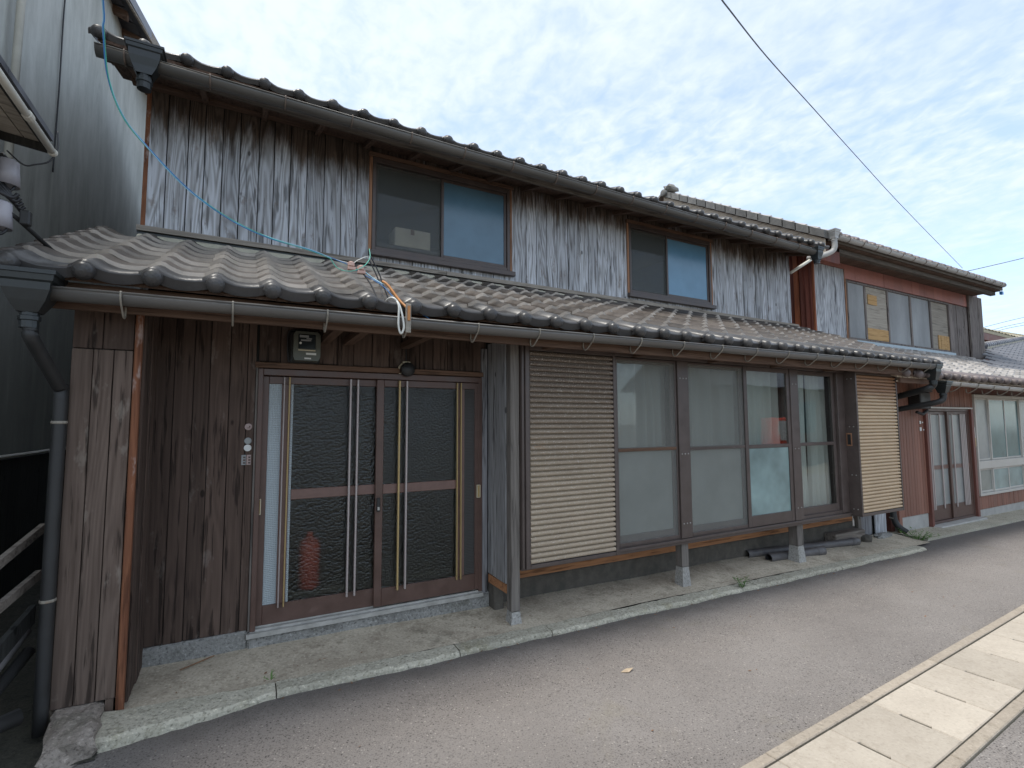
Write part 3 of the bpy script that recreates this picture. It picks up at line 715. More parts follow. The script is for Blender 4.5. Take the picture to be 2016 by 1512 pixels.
for r in (1, 2):
    for c in range(33):
        if r == 1 and c > 31: continue
        x = -1.091 + .26957 * c
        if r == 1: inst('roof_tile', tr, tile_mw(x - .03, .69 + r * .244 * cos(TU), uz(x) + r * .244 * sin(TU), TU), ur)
wave_field('roof_tile_field', 'tile', ur, -1.12, 7.80, .27, (.69, 4.085), TU, range(2, 17), .25)
B().tube([(-1.12, 4.62, 5.86), (7.82, 4.62, 5.80)], .09, 10).build('ridge_tile', 'tile_eave', ur)
B().hexa([(x, y, z) for z in (3.9, 3.94) for y in (4.6, 8.6) for x in (-1.0, 7.7)]).build('rear_roof', 'tile', H)
V = [(-1.1, 4.66, 5.82), (7.8, 4.66, 5.77), (7.8, 8.9, 4.0), (-1.1, 8.9, 4.0)]
B().prism(V, (0, 0, -.05)).build('rear_slope', 'tile', ur)
# gable ends and rear mass so the house is solid
B().prism([(XL, 1.26, 2.4), (XL, 8.4, 2.4), (XL, 8.4, 4.0), (XL, 4.65, 5.7), (XL, 1.26, 4.28)], (.06, 0, 0)).build('gable_wall', 'plank_side', H)
B().prism([(XR - .06, 1.26, -.2), (XR - .06, 8.4, -.2), (XR - .06, 8.4, 4.0), (XR - .06, 4.65, 5.65), (XR - .06, 1.26, 4.26)], (.055, 0, 0)).build('gable_wall', 'rust_sheet', H)
box('rear_wall', (XL, 8.3, -.2), (XR, 8.38, 4.0), 'plank_side', H)
# eave boards: fascia, soffit, wall plate
q = B(); q2 = B()
xs = [-1.05 + 8.85 * i / 12 for i in range(13)]
for a, b in zip(xs, xs[1:]):
    q.hexa([(x, y, uz(x) + z) for z in (-.165, -.045) for y in (.695, .72) for x in (a, b)])
    q2.hexa([(x, y, uz(x) + z + (y - .72) * .3) for z in (-.115, -.09) for y in (.722, YU + .1) for x in (a, b)])
q.build('fascia', 'fascia', H); q2.build('soffit', 'soffit', H)
box('wall_plate', (XL - .1, YU - .075, 4.12), (XR + .05, YU - .003, 4.20), 'beam', H, .004)
for i in range(20):
    x = -.9 + i * .452
    B().hexa([(xx, y, uz(x) + z + (y - .722) * .3) for z in (-.165, -.117) for y in (.722, YU) for xx in (x - .022, x + .022)]).build('rafter', 'soffit', H)
# gutter
def zgu(x): return 4.020 - .0112 * (x + .64)
gu = half_pipe(-1.09, 7.62, .058, .61, zgu(-1.09), zgu(7.62)).build('upper_gutter', 'gutter_up', H, True)
me = None
def strap(name, x, z, r, y, m, parent, tail=False):
    P = [(x, y - r - .005 + .001, z + .012)] + [(x, y + (r + .005) * cos(pi + pi * j / 8), z + (r + .005) * sin(pi + pi * j / 8)) for j in range(9)] + [(x, y + r + .03, z + .015)]
    return B().tube(P, .0065, 6).build(name, m, parent, True)
for i in range(17):
    x = -.92 + i * .532
    strap('gutter_strap', x, zgu(x), .058, .61, 'bracket_dark', gu)
def hopper(name, c, sx, sy, h, m, parent, pipe_r=.04, spout=.09):
    """rain hopper: flared rim, faceted body, round outlet"""
    x, y, z = c; q = B()
    def ring(a, b, zz_): return [(x + i * a, y + j * b, zz_) for i, j in ((-1, -1), (1, -1), (1, 1), (-1, 1))]
    lv = [(sx * .86, sy * .86, z), (sx, sy, z - .004), (sx, sy, z - .022), (sx * .93, sy * .93, z - .024), (sx * .90, sy * .90, z - .05), (sx * .80, sy * .8, z - .058), (sx * .78, sy * .78, z - h * .48), (sx * .62, sy * .62, z - h * .74), (pipe_r * 1.05, pipe_r * 1.05, z - h)]
    V = [v for a, b, zz_ in lv for v in ring(a, b, zz_)]; F = [(4 * i + j, 4 * i + (j + 1) % 4, 4 * i + 4 + (j + 1) % 4, 4 * i + 4 + j) for i in range(len(lv) - 1) for j in range(4)]
    q.add(V, [f[::-1] for f in F] + [(0, 1, 2, 3)])
    q.lathe((x, y, z - h - spout), [(pipe_r, 0), (pipe_r, spout * .45), (pipe_r * 1.16, spout * .5), (pipe_r * 1.16, spout * .75), (pipe_r, spout * .8), (pipe_r, spout + .01)], 12)
    return q.build(name, m, parent)
hopper('rain_hopper', (-.80, .60, 4.12), .12, .085, .22, 'hopper', H, .045, .10)
hopper('rain_hopper', (7.55, .60, 3.985), .085, .085, .19, 'hopper', H, .042, .06)

# --- lower roof
def lx(i): return -1.041 + .26971 * i - .0001847 * i * i
YE, ZE = -.725, 2.066
q = B(); q.hexa([(x, y, ZE - .022 + (y - YE) * ST / CT + dz) for dz in (-.02, 0) for y in (YE + .02, YU - .0) for x in (-1.06, 7.86)])
lr = q.build('lower_roof', 'soffit', H)
te2 = tile_mesh('eave_tile', 'tile_eave', w=.2665, eave=True, rr=.046, drop=.055)
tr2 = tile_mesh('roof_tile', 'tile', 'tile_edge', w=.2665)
for c in range(34):
    inst('eave_tile', te2, tile_mw(lx(c) - .03, YE, ZE, TH), lr)
for r in range(1, 8):
    for c in range(34):
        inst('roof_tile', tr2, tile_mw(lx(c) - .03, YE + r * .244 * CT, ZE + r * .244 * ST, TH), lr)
for r in range(0, 8):                                     # rolled verge caps at the left end
    y = YE + (r + .03) * .244 * CT; z = ZE + (r + .03) * .244 * ST
    B().tube([(-1.075, y, z + .052), (-1.075, y + .27 * CT, z + .04 + .27 * ST)], .026, 8).build('verge_tile', 'tile', lr, True)
# eave boards
q = B().hexa([(x, y, z) for z in (1.905, 2.035) for y in (-.655, -.628) for x in (-.98, 7.80)]).build('lower_fascia', 'beam', H)
B().hexa([(x, y, 1.962 + z + (y + .63) * .10) for z in (0, .02) for y in (-.627, .10) for x in (-.9, 7.75)]).build('lower_soffit', 'soffit', H)
for x in (.42, .58, 1.0, 2.0, 2.95, 3.9, 4.85, 5.8, 6.75):
    box('rafter', (x - .03, -.62, 1.915), (x + .03, .0, 1.96), 'soffit', H)
def zgl(x): return 1.972 + .0085 * (x + .88)
gl = half_pipe(-.90, 7.55, .052, -.745, zgl(-.9), zgl(7.55)).build('lower_gutter', 'gutter', H, True)
for i in range(18):
    x = -.62 + i * .472; z = zgl(x)
    P = [(x, -.797, z + .010), (x, -.799, z - .018), (x, -.782, z - .045), (x, -.745, z - .072), (x, -.715, z - .094), (x, -.692, z - .101), (x, -.672, z - .094), (x, -.662, z - .07), (x, -.665, z - .04)]
    B().tube(smooth_path(P, 3), .005, 6).build('gutter_bracket', 'bracket', gl, True)
hopper('rain_hopper', (-.955, -.745, 2.045), .105, .095, .19, 'hopper', H, .036, .07)
hopper('rain_hopper', (7.64, -.72, 2.06), .085, .085, .2, 'hopper', H, .04, .05)
dp = B().tube(smooth_path([(-.95, -.745, 1.80), (-.948, -.745, 1.765), (-.944, -.735, 1.735), (-.897, -.545, 1.555), (-.888, -.51, 1.52), (-.887, -.505, 1.47), (-.887, -.505, .6), (-.885, -.51, -.12)], 4), .029, 12).build('downpipe', 'pipe_dark', H, True)
for z in (.49, 1.35): B().lathe((-.887, -.505, z), [(.031, 0), (.033, .003), (.033, .011), (.031, .014)], 12).build('pipe_clip', 'bracket', dp)
dp2 = B().tube(smooth_path([(7.64, -.72, 1.82), (7.64, -.70, 1.78), (7.6, -.62, 1.74), (7.72, -.1, 1.62), (7.90, .02, 1.55), (7.92, .02, 1.4), (7.9, -.05, .3), (7.9, -.08, -.05), (7.93, -.2, -.17)], 4), .04, 10).build('downpipe', 'pipe_dark', H, True)
B().lathe((7.9, -.055, .0), [(.044, 0), (.046, .003), (.046, .012), (.044, .015)], 12).build('pipe_clip', 'bracket', dp2)

# --- entrance recess: boarded wall, side walls
lw = B().box((-.56, .02, .0), (-.013, .08, 2.1)).box((-.012, .022, 1.70), (1.654, .08, 2.1)).box((1.655, .02, .0), (1.80, .08, 2.1)).build('lower_wall', 'black_board', H)
planks_x(lw, -.565, -.012, .012, 2.09, 0, 'plank_lower', .085, .125, .018, .004, .006, None, .002)
planks_x(lw, .0, 1.70, 1.765, 2.09, .004, 'plank_lower', .10, .14, .018, .004)
box('door_lintel', (-.02, -.022, 1.722), (1.665, .018, 1.762), 'headwood', H, .004)
box('door_jamb', (-.012, -.012, .0), (-.001, .02, 1.722), 'post', H)
box('door_jamb', (1.652, -.02, -.06), (1.700, .02, 1.96), 'plank_side', H, .003)
ww = box('wing_wall', (-.845, -.455, -.05), (-.585, .04, 2.06), 'black_board', H)
wx = [-.864, -.775, -.69, -.608]
for a, b in zip(wx, wx[1:]):
    z0 = -.035 + .2 * 0
    B().box((a + .002, -.481 + R(-.003, .003), -.035), (b - .002, -.458, 1.735), .0025).build('plank', 'plank_wing', ww)
for a, b in ((-.864, -.74), (-.74, -.608)):
    B().box((a + .002, -.474 + R(-.002, .002), 1.74), (b - .002, -.457, 1.965), .0025).build('plank', 'plank_lower', ww)
box('plank', (-.648, -.477, -.13), (-.615, -.457, -.037), 'plank_wing', ww)
box('corner_post', (-.605, -.488, -.135), (-.573, -.44, 1.965), 'redwood', H, .006)
planks_y(ww, -.562, -.438, -.001, -.09, 2.07, 'plank_lower', 1, .09, .12)
planks_y(ww, XL - .001, -.45, 1.1, .0, 2.06, 'plank_wing', -1, .14, .18)
box('foundation', (-.60, -.0165, -.20), (-.012, .10, .012), 'granite', H, .012, .004)
box('foundation', (-.012, -.030, -.22), (1.72, .10, -.012), 'granite', H, .012, .003)
sw = box('side_wall', (1.735, -.325, .14), (1.785, .018, 2.0), 'black_board', H)
planks_y(sw, 1.708, -.33, .0, .13, 2.0, 'plank_return', -1, .1, .17)
box('base_board', (1.712, -.33, .06), (1.735, -.01, .125), 'orangeboard', H)
box('base_block', (1.715, -.12, -.2), (1.80, .06, .058), 'foundation', H, .01, .006)

# --- entrance door
dr = B(); dr.box((.0, -.03, .004), (.032, .045, 1.716), .003); dr.box((1.617, -.03, .004), (1.649, .045, 1.716), .003); dr.box((.032, -.03, 1.672), (1.617, .045, 1.716), .003)
dr = dr.build('entrance_door', 'doorframe', H)
q = B()
for k, (y0, z0) in enumerate(((-.05, -.012), (-.02, .002), (.012, .012))): q.box((.0 - .02 * (k == 0), y0, -.03), (1.65, y0 + .028, z0 + .01))
q.build('threshold', 'alu', dr)
def sash(x0, x1, y, strip_left):
    s = frame((x0, .022), (x1, 1.668), (.055, .05, .125, .05), y, y + .03).build('door_sash', 'doorframe', dr)
    if strip_left:
        sx0, sx1, px0, px1 = x0 + .058, x0 + .135, x0 + .205, x1 - .05
        box('reeded_pane', (x0 + .055, y + .012, .147), (sx1, y + .018, 1.618), 'reeded_pale', dr)
        box('mid_stile', (sx1 + .0, y + .002, .147), (px0 - .012, y + .028, 1.618), 'doorbrown', dr, .003)
        box('reeded_pane', (px0 - .012, y + .010, .147), (px0 + .004, y + .015, 1.618), 'reeded_pale', dr)
        px0 += .004
    else:
        px0, px1 = x0 + .055, x1 - .195
        box('mid_stile', (px1, y + .002, .147), (px1 + .055, y + .028, 1.618), 'doorbrown', dr, .003)
        box('reeded_pane', (px1 + .055, y + .012, .147), (x1 - .05, y + .018, 1.618), 'reeded_dark', dr)
    box('mid_rail', (px0, y + .001, .825), (px1, y + .029, .895), 'doorbrown', dr, .003)
    box('pebbled_pane', (px0, y + .012, .147), (px1, y + .018, .825), 'pebble', dr)
    box('pebbled_pane', (px0, y + .012, .895), (px1, y + .018, 1.618), 'pebble', dr)
sash(.015, .845, .008, True); sash(.79, 1.635, -.025, False)
for x, m, y in ((.163, 'bar_silver', -.004), (.196, 'bar_gold', -.004), (.603, 'bar_silver', -.012), (.655, 'bar_silver', -.012), (.955, 'bar_gold', -.043), (1.012, 'bar_silver', -.043), (1.425, 'bar_gold', -.036), (1.458, 'bar_gold', -.036)):
    w = .0068 if m == 'bar_silver' or x < 1.2 else .0042
    if x < .3: w = .0045
    box('metal_bar', (x - w, y - .014, .125), (x + w, y + .010, 1.665), m, dr, .003)
for x, y in ((.028, -.012), (1.612, -.04)):
    pl = frame((x - .014, .745), (x + .014, .845), (.004, .004, .004, .004), y - .006, y + .022).build('door_pull', 'cream', dr)
    box('pull_recess', (x - .009, y + .004, .75), (x + .009, y + .010, .84), 'bar_gold', pl)
lk = box('door_lock', (.80, -.036, .70), (.825, -.024, .80), 'rubber', dr, .003)
box('lock_plate', (.805, -.040, .712), (.82, -.036, .735), 'alu', dr)
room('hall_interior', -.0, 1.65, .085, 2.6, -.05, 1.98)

# --- glazed bay on posts
YB = -.413
bay = B(); bay.box((1.795, YB - .004, .235), (6.36, YB + .115, .262), .003); bay.box((1.795, YB - .022, .263), (6.20, YB + .11, .285), .003); bay.box((1.795, YB - .012, 1.915), (6.30, YB + .11, 1.955), .003)
bay.box((2.69, YB + .01, .286), (6.20, YB + .028, .318)); bay.box((2.69, YB + .05, .286), (6.20, YB + .066, .318))
bay = bay.build('bay_window', 'frame', H)
for a, b in ((3.462, 3.598), (5.152, 5.292)): box('bay_post', (a, YB - .010, .287), (b, YB + .10, 1.913), 'frame', bay, .004)
box('bay_post', (6.055, YB + .0, .287), (6.20, YB + .10, 1.913), 'frame', bay, .004)
box('bay_post', (2.69, YB + .0, .287), (2.735, YB + .10, 1.913), 'frame', bay, .004)
for x in (3.53, 3.49, 3.57, 5.19, 5.25):
    for z in (.42, 1.05, 1.75): B().lathe((x, YB - .010, z), [(.006, 0), (.006, -.003), (.003, -.005)], 8, 'y').build('screw_head', 'alu', bay)
def bay_sash(x0, x1, y, zr, up_m, lo_m, scr=None, rails=(.045, .045, .09, .045), fr='frame'):
    z0, z1 = .288, 1.912
    frame((x0, z0), (x1, z1), rails, y, y + .03).build('bay_sash', fr, bay)
    l, r, bo, t = rails
    box('bay_rail', (x0 + l, y + .002, zr - .018), (x1 - r, y + .028, zr + .018), fr, bay, .003)
    box('upper_pane', (x0 + l, y + .012, zr + .018), (x1 - r, y + .017, z1 - t), up_m, bay)
    box('lower_pane', (x0 + l, y + .012, z0 + bo), (x1 - r, y + .017, zr - .018), lo_m, bay)
    if scr:
        box('screen_mesh', (x0 + .018, y - .022, z0 + .03), (x1 - .018, y - .0205, z1 - .025), 'screen', bay)
        frame((x0 + .002, z0 + .004), (x1 - .002, z1 - .002), (.018, .018, .03, .022), y - .028, y - .012).build('screen_frame', 'frame', bay)
        box('screen_rail', (x0 + .02, y - .027, zr - .014), (x1 - .02, y - .013, zr + .012), 'headwood' if scr == 2 else 'frame', bay)
bay_sash(2.737, 3.460, YB + .035, 1.105, 'glass', 'frost_green', 2)
bay_sash(3.600, 4.42, YB + .035, 1.095, 'glass', 'frost_green', 1)
bay_sash(4.40, 5.150, YB + .0, 1.09, 'glass', 'frost_teal', rails=(.05, .05, .11, .045))
bay_sash(5.294, 6.053, YB + .035, 1.09, 'glass', 'glass', rails=(.035, .05, .11, .045))
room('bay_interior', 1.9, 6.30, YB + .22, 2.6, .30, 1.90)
# left shutter box, nearly flush
sb = B(); sb.box((1.815, YB - .045, .25), (1.852, YB + .10, 1.94), .003); sb.box((2.672, YB - .045, .25), (2.70, YB + .03, 1.925), .003)
sb.box((1.853, YB - .043, .25), (2.671, YB + .02, .278), .003); sb.box((1.853, YB - .043, 1.905), (2.671, YB + .02, 1.94), .003); sb.box((1.79, YB - .03, .255), (1.812, YB + .1, 1.94), .003)
sb = sb.build('shutter_box', 'frame', H)
def corr(name, x0, x1, y, z0, z1, n, d, m, parent):
    """horizontally ribbed sheet: rounded ribs with a dark sharp fold between"""
    V = []; F = []; prof = [(0, .0), (.09, .0), (.12, -.6), (.22, -.9), (.46, -1.0), (.68, -.9), (.84, -.62), (.88, .0)]
    rows = []
    for i in range(n):
        for t, q in prof: rows.append((z0 + (i + t) * (z1 - z0) / n, y + d * q))
    rows.append((z1, y))
    for z, yy in rows: V += [(x0, yy, z), (x1, yy, z)]
    F = [(2 * i, 2 * i + 1, 2 * i + 3, 2 * i + 2) for i in range(len(rows) - 1)]
    k = len(V); V += [(x0, y + .02, z0), (x1, y + .02, z0), (x1, y + .02, z1), (x0, y + .02, z1)]; F.append((k, k + 3, k + 2, k + 1))
    return obj(name, V, F, m, parent)
corr('shutter_panel', 1.856, 2.668, YB - .018, .281, 1.902, 40, .026, 'shutter_left', sb)
# right shutter box, standing forward
xb0, xb1, yb = 6.195, 7.13, -.545
rb = B(); rb.box((xb0, yb, .25), (xb0 + .03, YB + .10, 1.93), .003); rb.box((xb1 - .025, yb, .25), (xb1, YB + .10, 1.93), .003)
rb.box((xb0 + .031, yb + .002, .25), (xb1 - .026, YB + .10, .282), .003); rb.box((xb0 + .031, yb + .002, 1.895), (xb1 - .026, YB + .10, 1.93), .003); rb.box((xb0 + .03, YB + .06, .283), (xb1 - .026, YB + .10, 1.894))
rb = rb.build('shutter_box', 'frame', H)
corr('shutter_panel', xb0 + .034, xb1 - .028, yb + .03, .284, 1.893, 40, .026, 'shutter_right', rb)
for y in (-.50, -.455):
    for z in (.33, .72, 1.28, 1.84): B().lathe((xb0 - .001, y, z), [(.006, 0), (.006, -.004), (.002, -.006)], 8, 'x').build('screw_head', 'alu', rb)
pk = B(); pk.box((xb0 - .006, -.475, 1.055), (xb0 + .0, -.465, 1.205)); pk.box((xb0 - .006, -.425, 1.055), (xb0, -.415, 1.205)); pk.box((xb0 - .006, -.4649, 1.19), (xb0, -.4251, 1.205)); pk.box((xb0 - .006, -.4649, 1.055), (xb0, -.4251, 1.07))
pk.build('handle_plate', 'trimwood', rb)
box('handle_recess', (xb0 - .004, -.464, 1.071), (xb0 - .0005, -.426, 1.189), 'rubber', rb)
B().box((6.20, YB - .02, .13), (6.225, YB - .012, .20)).tube([(6.212, YB - .016, .2), (6.212, YB - .01, .25)], .004, 6).build('hanging_latch', 'alu', H)
# posts under the bay
def footed(x, y, z1, w, zt, name='porch_post', d=None):
    d = d or w
    p = box(name, (x - w / 2, y - d / 2, zt), (x + w / 2, y + d / 2, z1), 'post', H, .006)
    zb = gz(x) + .03; q = B(); a, b = w * .62, w * .47
    q.hexa([(x + sx * (a if z == zb else b), y + sy * (a if z == zb else b), z) for z in (zb, zt - .002) for sy in (-1, 1) for sx in (-1, 1)])
    q.build('post_base', 'granite_pale', p); return p
footed(1.750, -.370, 1.955, .076, -.055)
footed(3.535, -.345, .233, .085, .02, 'bay_support_post')
footed(5.275, -.33, .233, .105, .005, 'bay_support_post')
# below the bay: base board and footing
box('base_board', (1.80, -.012, .045), (7.0, .02, .26), 'orangeboard', H, 0, .003)
box('foundation', (1.80, .0, -.26), (7.72, .12, .043), 'foundation', H, .012, .004)
box('bay_floor', (1.80, YB + .115, .236), (6.9, .02, .262), 'soffit', H)
B().box((6.36, -.05, .27), (7.7, .09, 1.98)).build('wall_return', 'plank_lower', H)
for a, b, y, m in ((7.12, 7.43, -.02, 'plank_side'), (7.44, 7.58, -.06, 'plank_right'), (7.59, 7.73, -.05, 'plank_right')):
    box('skirting_plank', (a, y, gz(a) + .06), (b, y + .02, .28), m, H, .003)
box('skirting_post', (7.02, -.06, gz(7)), (7.10, .02, .3), 'post', H, .004)
kind(wave_field('unused', 'tile', None, 0, .26, .26, (30, -5), TH, [0], .25), 'stuff') if False else None

# ------------------------------------------------------------------ things on and around the house
mo = empty('electricity_meter', (.29, 0, 1.78), 'dark electricity meter box on boards above the sliding door', 'meter')
mb = box('meter_backboard', (.185, -.03, 1.765), (.385, -.002, 1.985), 'rubber', mo, .01)
B().prism([(.215, -.03, 1.775), (.365, -.03, 1.775), (.378, -.03, 1.80), (.378, -.03, 1.955), (.36, -.03, 1.975), (.22, -.03, 1.975), (.205, -.03, 1.955), (.205, -.03, 1.80)], (0, -.075, 0)).build('meter_case', 'meter_case', mo)
fc = box('meter_face', (.235, -.112, 1.855), (.345, -.104, 1.955), 'meter_face', mo, .003)
box('number_window', (.242, -.1145, 1.932), (.30, -.1125, 1.948), 'grey_print', fc); box('printed_strip', (.25, -.1145, 1.908), (.315, -.1125, 1.918), 'grey_print', fc); box('printed_strip', (.285, -.1145, 1.921), (.32, -.1125, 1.929), 'grey_print', fc)
B().lathe((.248, -.112, 1.893), [(.008, 0), (.008, -.003), (.004, -.004)], 10, 'y').build('indicator_light', 'white', fc)
box('meter_label', (.235, -.1075, 1.842), (.345, -.105, 1.849), 'cream', mo); box('seal_strip', (.285, -.1075, 1.815), (.35, -.1048, 1.829), 'white', mo); box('seal_strip', (.275, -.1075, 1.785), (.318, -.1048, 1.795), 'white', mo)
B().tube(smooth_path([(.19, -.01, 1.77), (.18, -.014, 1.80), (.175, -.014, 1.95), (.20, -.012, 1.99), (.3, -.012, 2.0)], 5), .006, 6).build('meter_wire', 'black_wire', mo, True)

pb = empty('wall_lamp', (1.01, 0, 1.72), 'small round black porch lamp on cream mount above door', 'lamp')
B().prism([(.977, -.004, 1.77), (1.043, -.004, 1.77), (1.037, -.004, 1.815), (.983, -.004, 1.815)], (0, -.03, 0)).build('lamp_mount', 'cream', pb)
B().lathe((1.012, -.035, 1.752), [(.03, .033), (.052, .028), (.055, -.03), (.05, -.045), (.0001, -.048)], 20, 'y').build('lamp_head', 'rubber', pb, True)
B().lathe((1.008, -.012, 1.748), [(.058, .0), (.062, -.004), (.058, -.008)], 20, 'y').build('lamp_rim', 'cream', pb)
B().tube([(1.012, -.012, 1.81), (1.010, -.012, 1.90), (1.013, -.012, 1.985)], .004, 6).build('lamp_cord', 'black_wire', pb)

pq = []
for z, m, lab in ((1.325, 'pinkish', 'faded pink round plaque, topmost of the tags beside the sliding door'), (1.232, 'frost_grey', 'greyish round plaque above the white one beside the sliding door'), (1.186, 'white', 'plain white round plaque beside the sliding door')):
    o = B().lathe((-.048, -.001, z), [(.0225, .0), (.0225, -.004), (.020, -.006), (.0001, -.006)], 18, 'y').build('round_plaque', m); tag(o, lab, 'plaque', 'small plaques beside the sliding door')
    if m == 'pinkish':
        box('printed_mark', (-.055, -.0085, 1.316), (-.037, -.0068, 1.320), 'doorframe', o); box('printed_mark', (-.044, -.0085, 1.322), (-.036, -.0068, 1.332), 'doorframe', o)
    if m == 'frost_grey':
        for x in (-.060, -.036): box('printed_mark', (x - .003, -.0085, 1.222), (x + .003, -.0068, 1.243), 'grey_print', o)
for xo, lab in ((-.068, 'grey rectangular door number sticker below the round plaques'), (-.038, 'brownish printed sticker nearest the door frame below the plaques')):
    o = box('door_sticker', (xo - .014, -.004, 1.075), (xo + .012, -.001, 1.14), 'grey_print' if xo < -.05 else 'pinkish'); tag(o, lab, 'sticker')
    for k in range(3): box('printed_mark', (xo - .004, -.0062, 1.083 + k * .018), (xo + .009, -.0043, 1.094 + k * .018), 'doorframe' if k % 2 else 'frame', o)

rc = B().lathe((.37, .16, .17), [(.05, 0), (.072, .02), (.075, .30), (.06, .345), (.025, .365), (.02, .40)], 16).build('red_container', 'red_plastic', None, True)
tag(rc, 'upright red container standing inside behind the pebbled door glass', 'container')
tag(box('hall_step', (.03, .12, -.04), (1.6, .9, .168), 'log', None, .01), 'wooden step inside the entrance behind the door glass', 'step')

cb = B(); cb.box((1.235, YU + .052, 3.165), (1.615, YU + .30, 3.36), .006)
cb = cb.build('cardboard_box', 'cardboard'); tag(cb, 'pale cardboard box behind the left pane of the larger upper window', 'box')
box('box_tape', (1.40, YU + .0505, 3.30), (1.44, YU + .0518, 3.355), 'trimwood', cb); 
tag(box('window_shelf', (1.03, YU + .045, 3.11), (2.49, YU + .42, 3.163), 'frame', None, .004), 'narrow shelf under the cardboard box inside the upper window', 'shelf')

def curtain(x0, x1, y, z0, z1, amp, per, label, tie=0.0, m='curtain'):
    V = []; F = []; nx, nz = int((x1 - x0) / .012), 14; ph = R(0, 6)
    for j in range(nz + 1):
        t = j / nz; z = z0 + (z1 - z0) * t
        for i in range(nx + 1):
            u = i / nx; x = x0 + (x1 - x0) * u
            if tie: x = x + tie * (1 - t) ** 1.6 * (u - .15) * .5
            V.append((x + .012 * sin(t * 4 + u * 9), y + amp * (1 - .3 * t) * sin(ph + 2 * pi * x / per + .8 * sin(x * 13 + 1.3 * t)) + amp * .5 * sin(x * 61 + t), z))
    for j in range(nz):
        for i in range(nx): F.append((j * (nx + 1) + i, j * (nx + 1) + i + 1, (j + 1) * (nx + 1) + i + 1, (j + 1) * (nx + 1) + i))
    o = obj('curtain', V, F, m, None, True); tag(o, label, 'curtain', 'curtains in the glazed bay'); return o
curtain(2.74, 3.47, YB + .15, .33, 1.89, .032, .13, 'straight grey curtain behind the sash next to the tan shutter box')
curtain(3.59, 4.40, YB + .15, .33, 1.89, .034, .2, 'loosely creased curtain behind the second bay sash from the left')
curtain(4.42, 5.16, YB + .15, .33, 1.89, .032, .12, 'curtain behind the bay sash with teal lower glass')
curtain(5.28, 5.66, YB + .16, .33, 1.89, .02, .10, 'pleated curtain hanging left inside the last bay sash')
curtain(5.70, 6.06, YB + .17, .33, 1.89, .028, .085, 'deeply pleated curtain hanging right inside the last bay sash')

# service cables
def cable(name, P, r, m, label=None, parent=None, cat='cable', group=None, n=6, seg=6):
    o = B().tube(smooth_path(P, seg), r, n).build(name, m, parent, True)
    if label: tag(o, label, cat, group)
    return o
MAIN = [(-.80, -2.7, 5.2), (-.70, -1.9, 3.95), (-.652, -1.3, 3.153), (-.656, -1.2, 3.005), (-.652, -1.1, 2.867), (-.612, -1.02, 2.75), (-.523, -.95, 2.653), (-.362, -.87, 2.519), (-.184, -.78, 2.435), (.015, -.7, 2.392), (.238, -.62, 2.382), (.362, -.585, 2.362)]
sc = empty('service_cable', (.4, -.6, 2.3), 'blue and green overhead service cable sweeping down to the lower eave', 'cable')
def off(P, a, b): return [(x + a * sin(i * 1.1 + b) * .55, y, z + a * cos(i * 1.1 + b)) for i, (x, y, z) in enumerate(P)]
cable('blue_strand', off(MAIN, .004, 0) + [(.487, -.55, 2.343)], .0026, 'blue_wire', None, sc); cable('pale_strand', off(MAIN, .0045, 2), .0023, 'cyan_wire', None, sc); cable('green_strand', off(MAIN, .0045, 4.2), .0023, 'green_wire', None, sc)
cable('green_loop', [(.362, -.57, 2.367), (.403, -.6, 2.30), (.476, -.62, 2.286), (.556, -.6, 2.332), (.607, -.55, 2.41), (.613, -.5, 2.488)], .0027, 'green_wire', None, sc)
cable('white_strand', [(.362, -.57, 2.367), (.487, -.55, 2.359), (.534, -.55, 2.386), (.587, -.52, 2.423), (.624, -.5, 2.428)], .0027, 'white_wire', None, sc)
cable('blue_tail', [(.51, -.55, 2.325), (.576, -.56, 2.29), (.676, -.64, 2.21), (.75, -.72, 2.10), (.86, -.72, 2.06), (.96, -.70, 2.02)], .0027, 'blue_wire', None, sc)
for P in ([(.617, -.5, 2.45), (.675, -.5, 2.343), (.70, -.52, 2.26), (.73, -.55, 2.16)], [(.611, -.5, 2.419), (.648, -.52, 2.334), (.675, -.55, 2.245), (.676, -.66, 2.095)], [(.56, -.55, 2.31), (.605, -.6, 2.224), (.635, -.66, 2.12)]):
    cable('black_strand', P, .0045, 'black_wire', None, sc)
cable('pale_strand', [(.576, -.55, 2.316), (.625, -.58, 2.271), (.676, -.64, 2.223)], .0035, 'cyan_wire', None, sc)
cable('orange_insulator', [(.672, -.63, 2.245), (.70, -.66, 2.215), (.753, -.72, 2.116), (.784, -.76, 2.069), (.801, -.79, 2.036)], .009, 'orange_wire', None, sc)
cable('white_loop', [(.676, -.66, 2.095), (.684, -.74, 2.11), (.705, -.78, 2.107), (.731, -.8, 2.071), (.748, -.82, 2.0), (.759, -.82, 1.923), (.743, -.81, 1.887), (.727, -.815, 1.939), (.728, -.815, 2.049), (.72, -.79, 2.09)], .0065, 'white_wire', None, sc)
for (x, y, z) in ((.490, -.553, 2.343), (.550, -.56, 2.325)):
    c = B(); c.lathe((x, y, z - .008), [(.014, 0), (.022, .004), (.022, .026), (.012, .032)], 8); c.box((x - .02, y - .015, z - .03), (x + .028, y + .015, z - .009), .003)
    c.build('cable_connector', 'clip_pink', sc)
bk = empty('cable_bracket', (.79, -.80, 1.9), 'pale upright bracket holding the orange insulator on the gutter', 'bracket')
box('bracket_plate', (.772, -.815, 1.895), (.806, -.803, 2.075), 'bracket', bk, .003)
B().box((.782, -.825, 1.97), (.797, -.816, 2.06)).build('rusty_strap', 'orange_wire', bk)

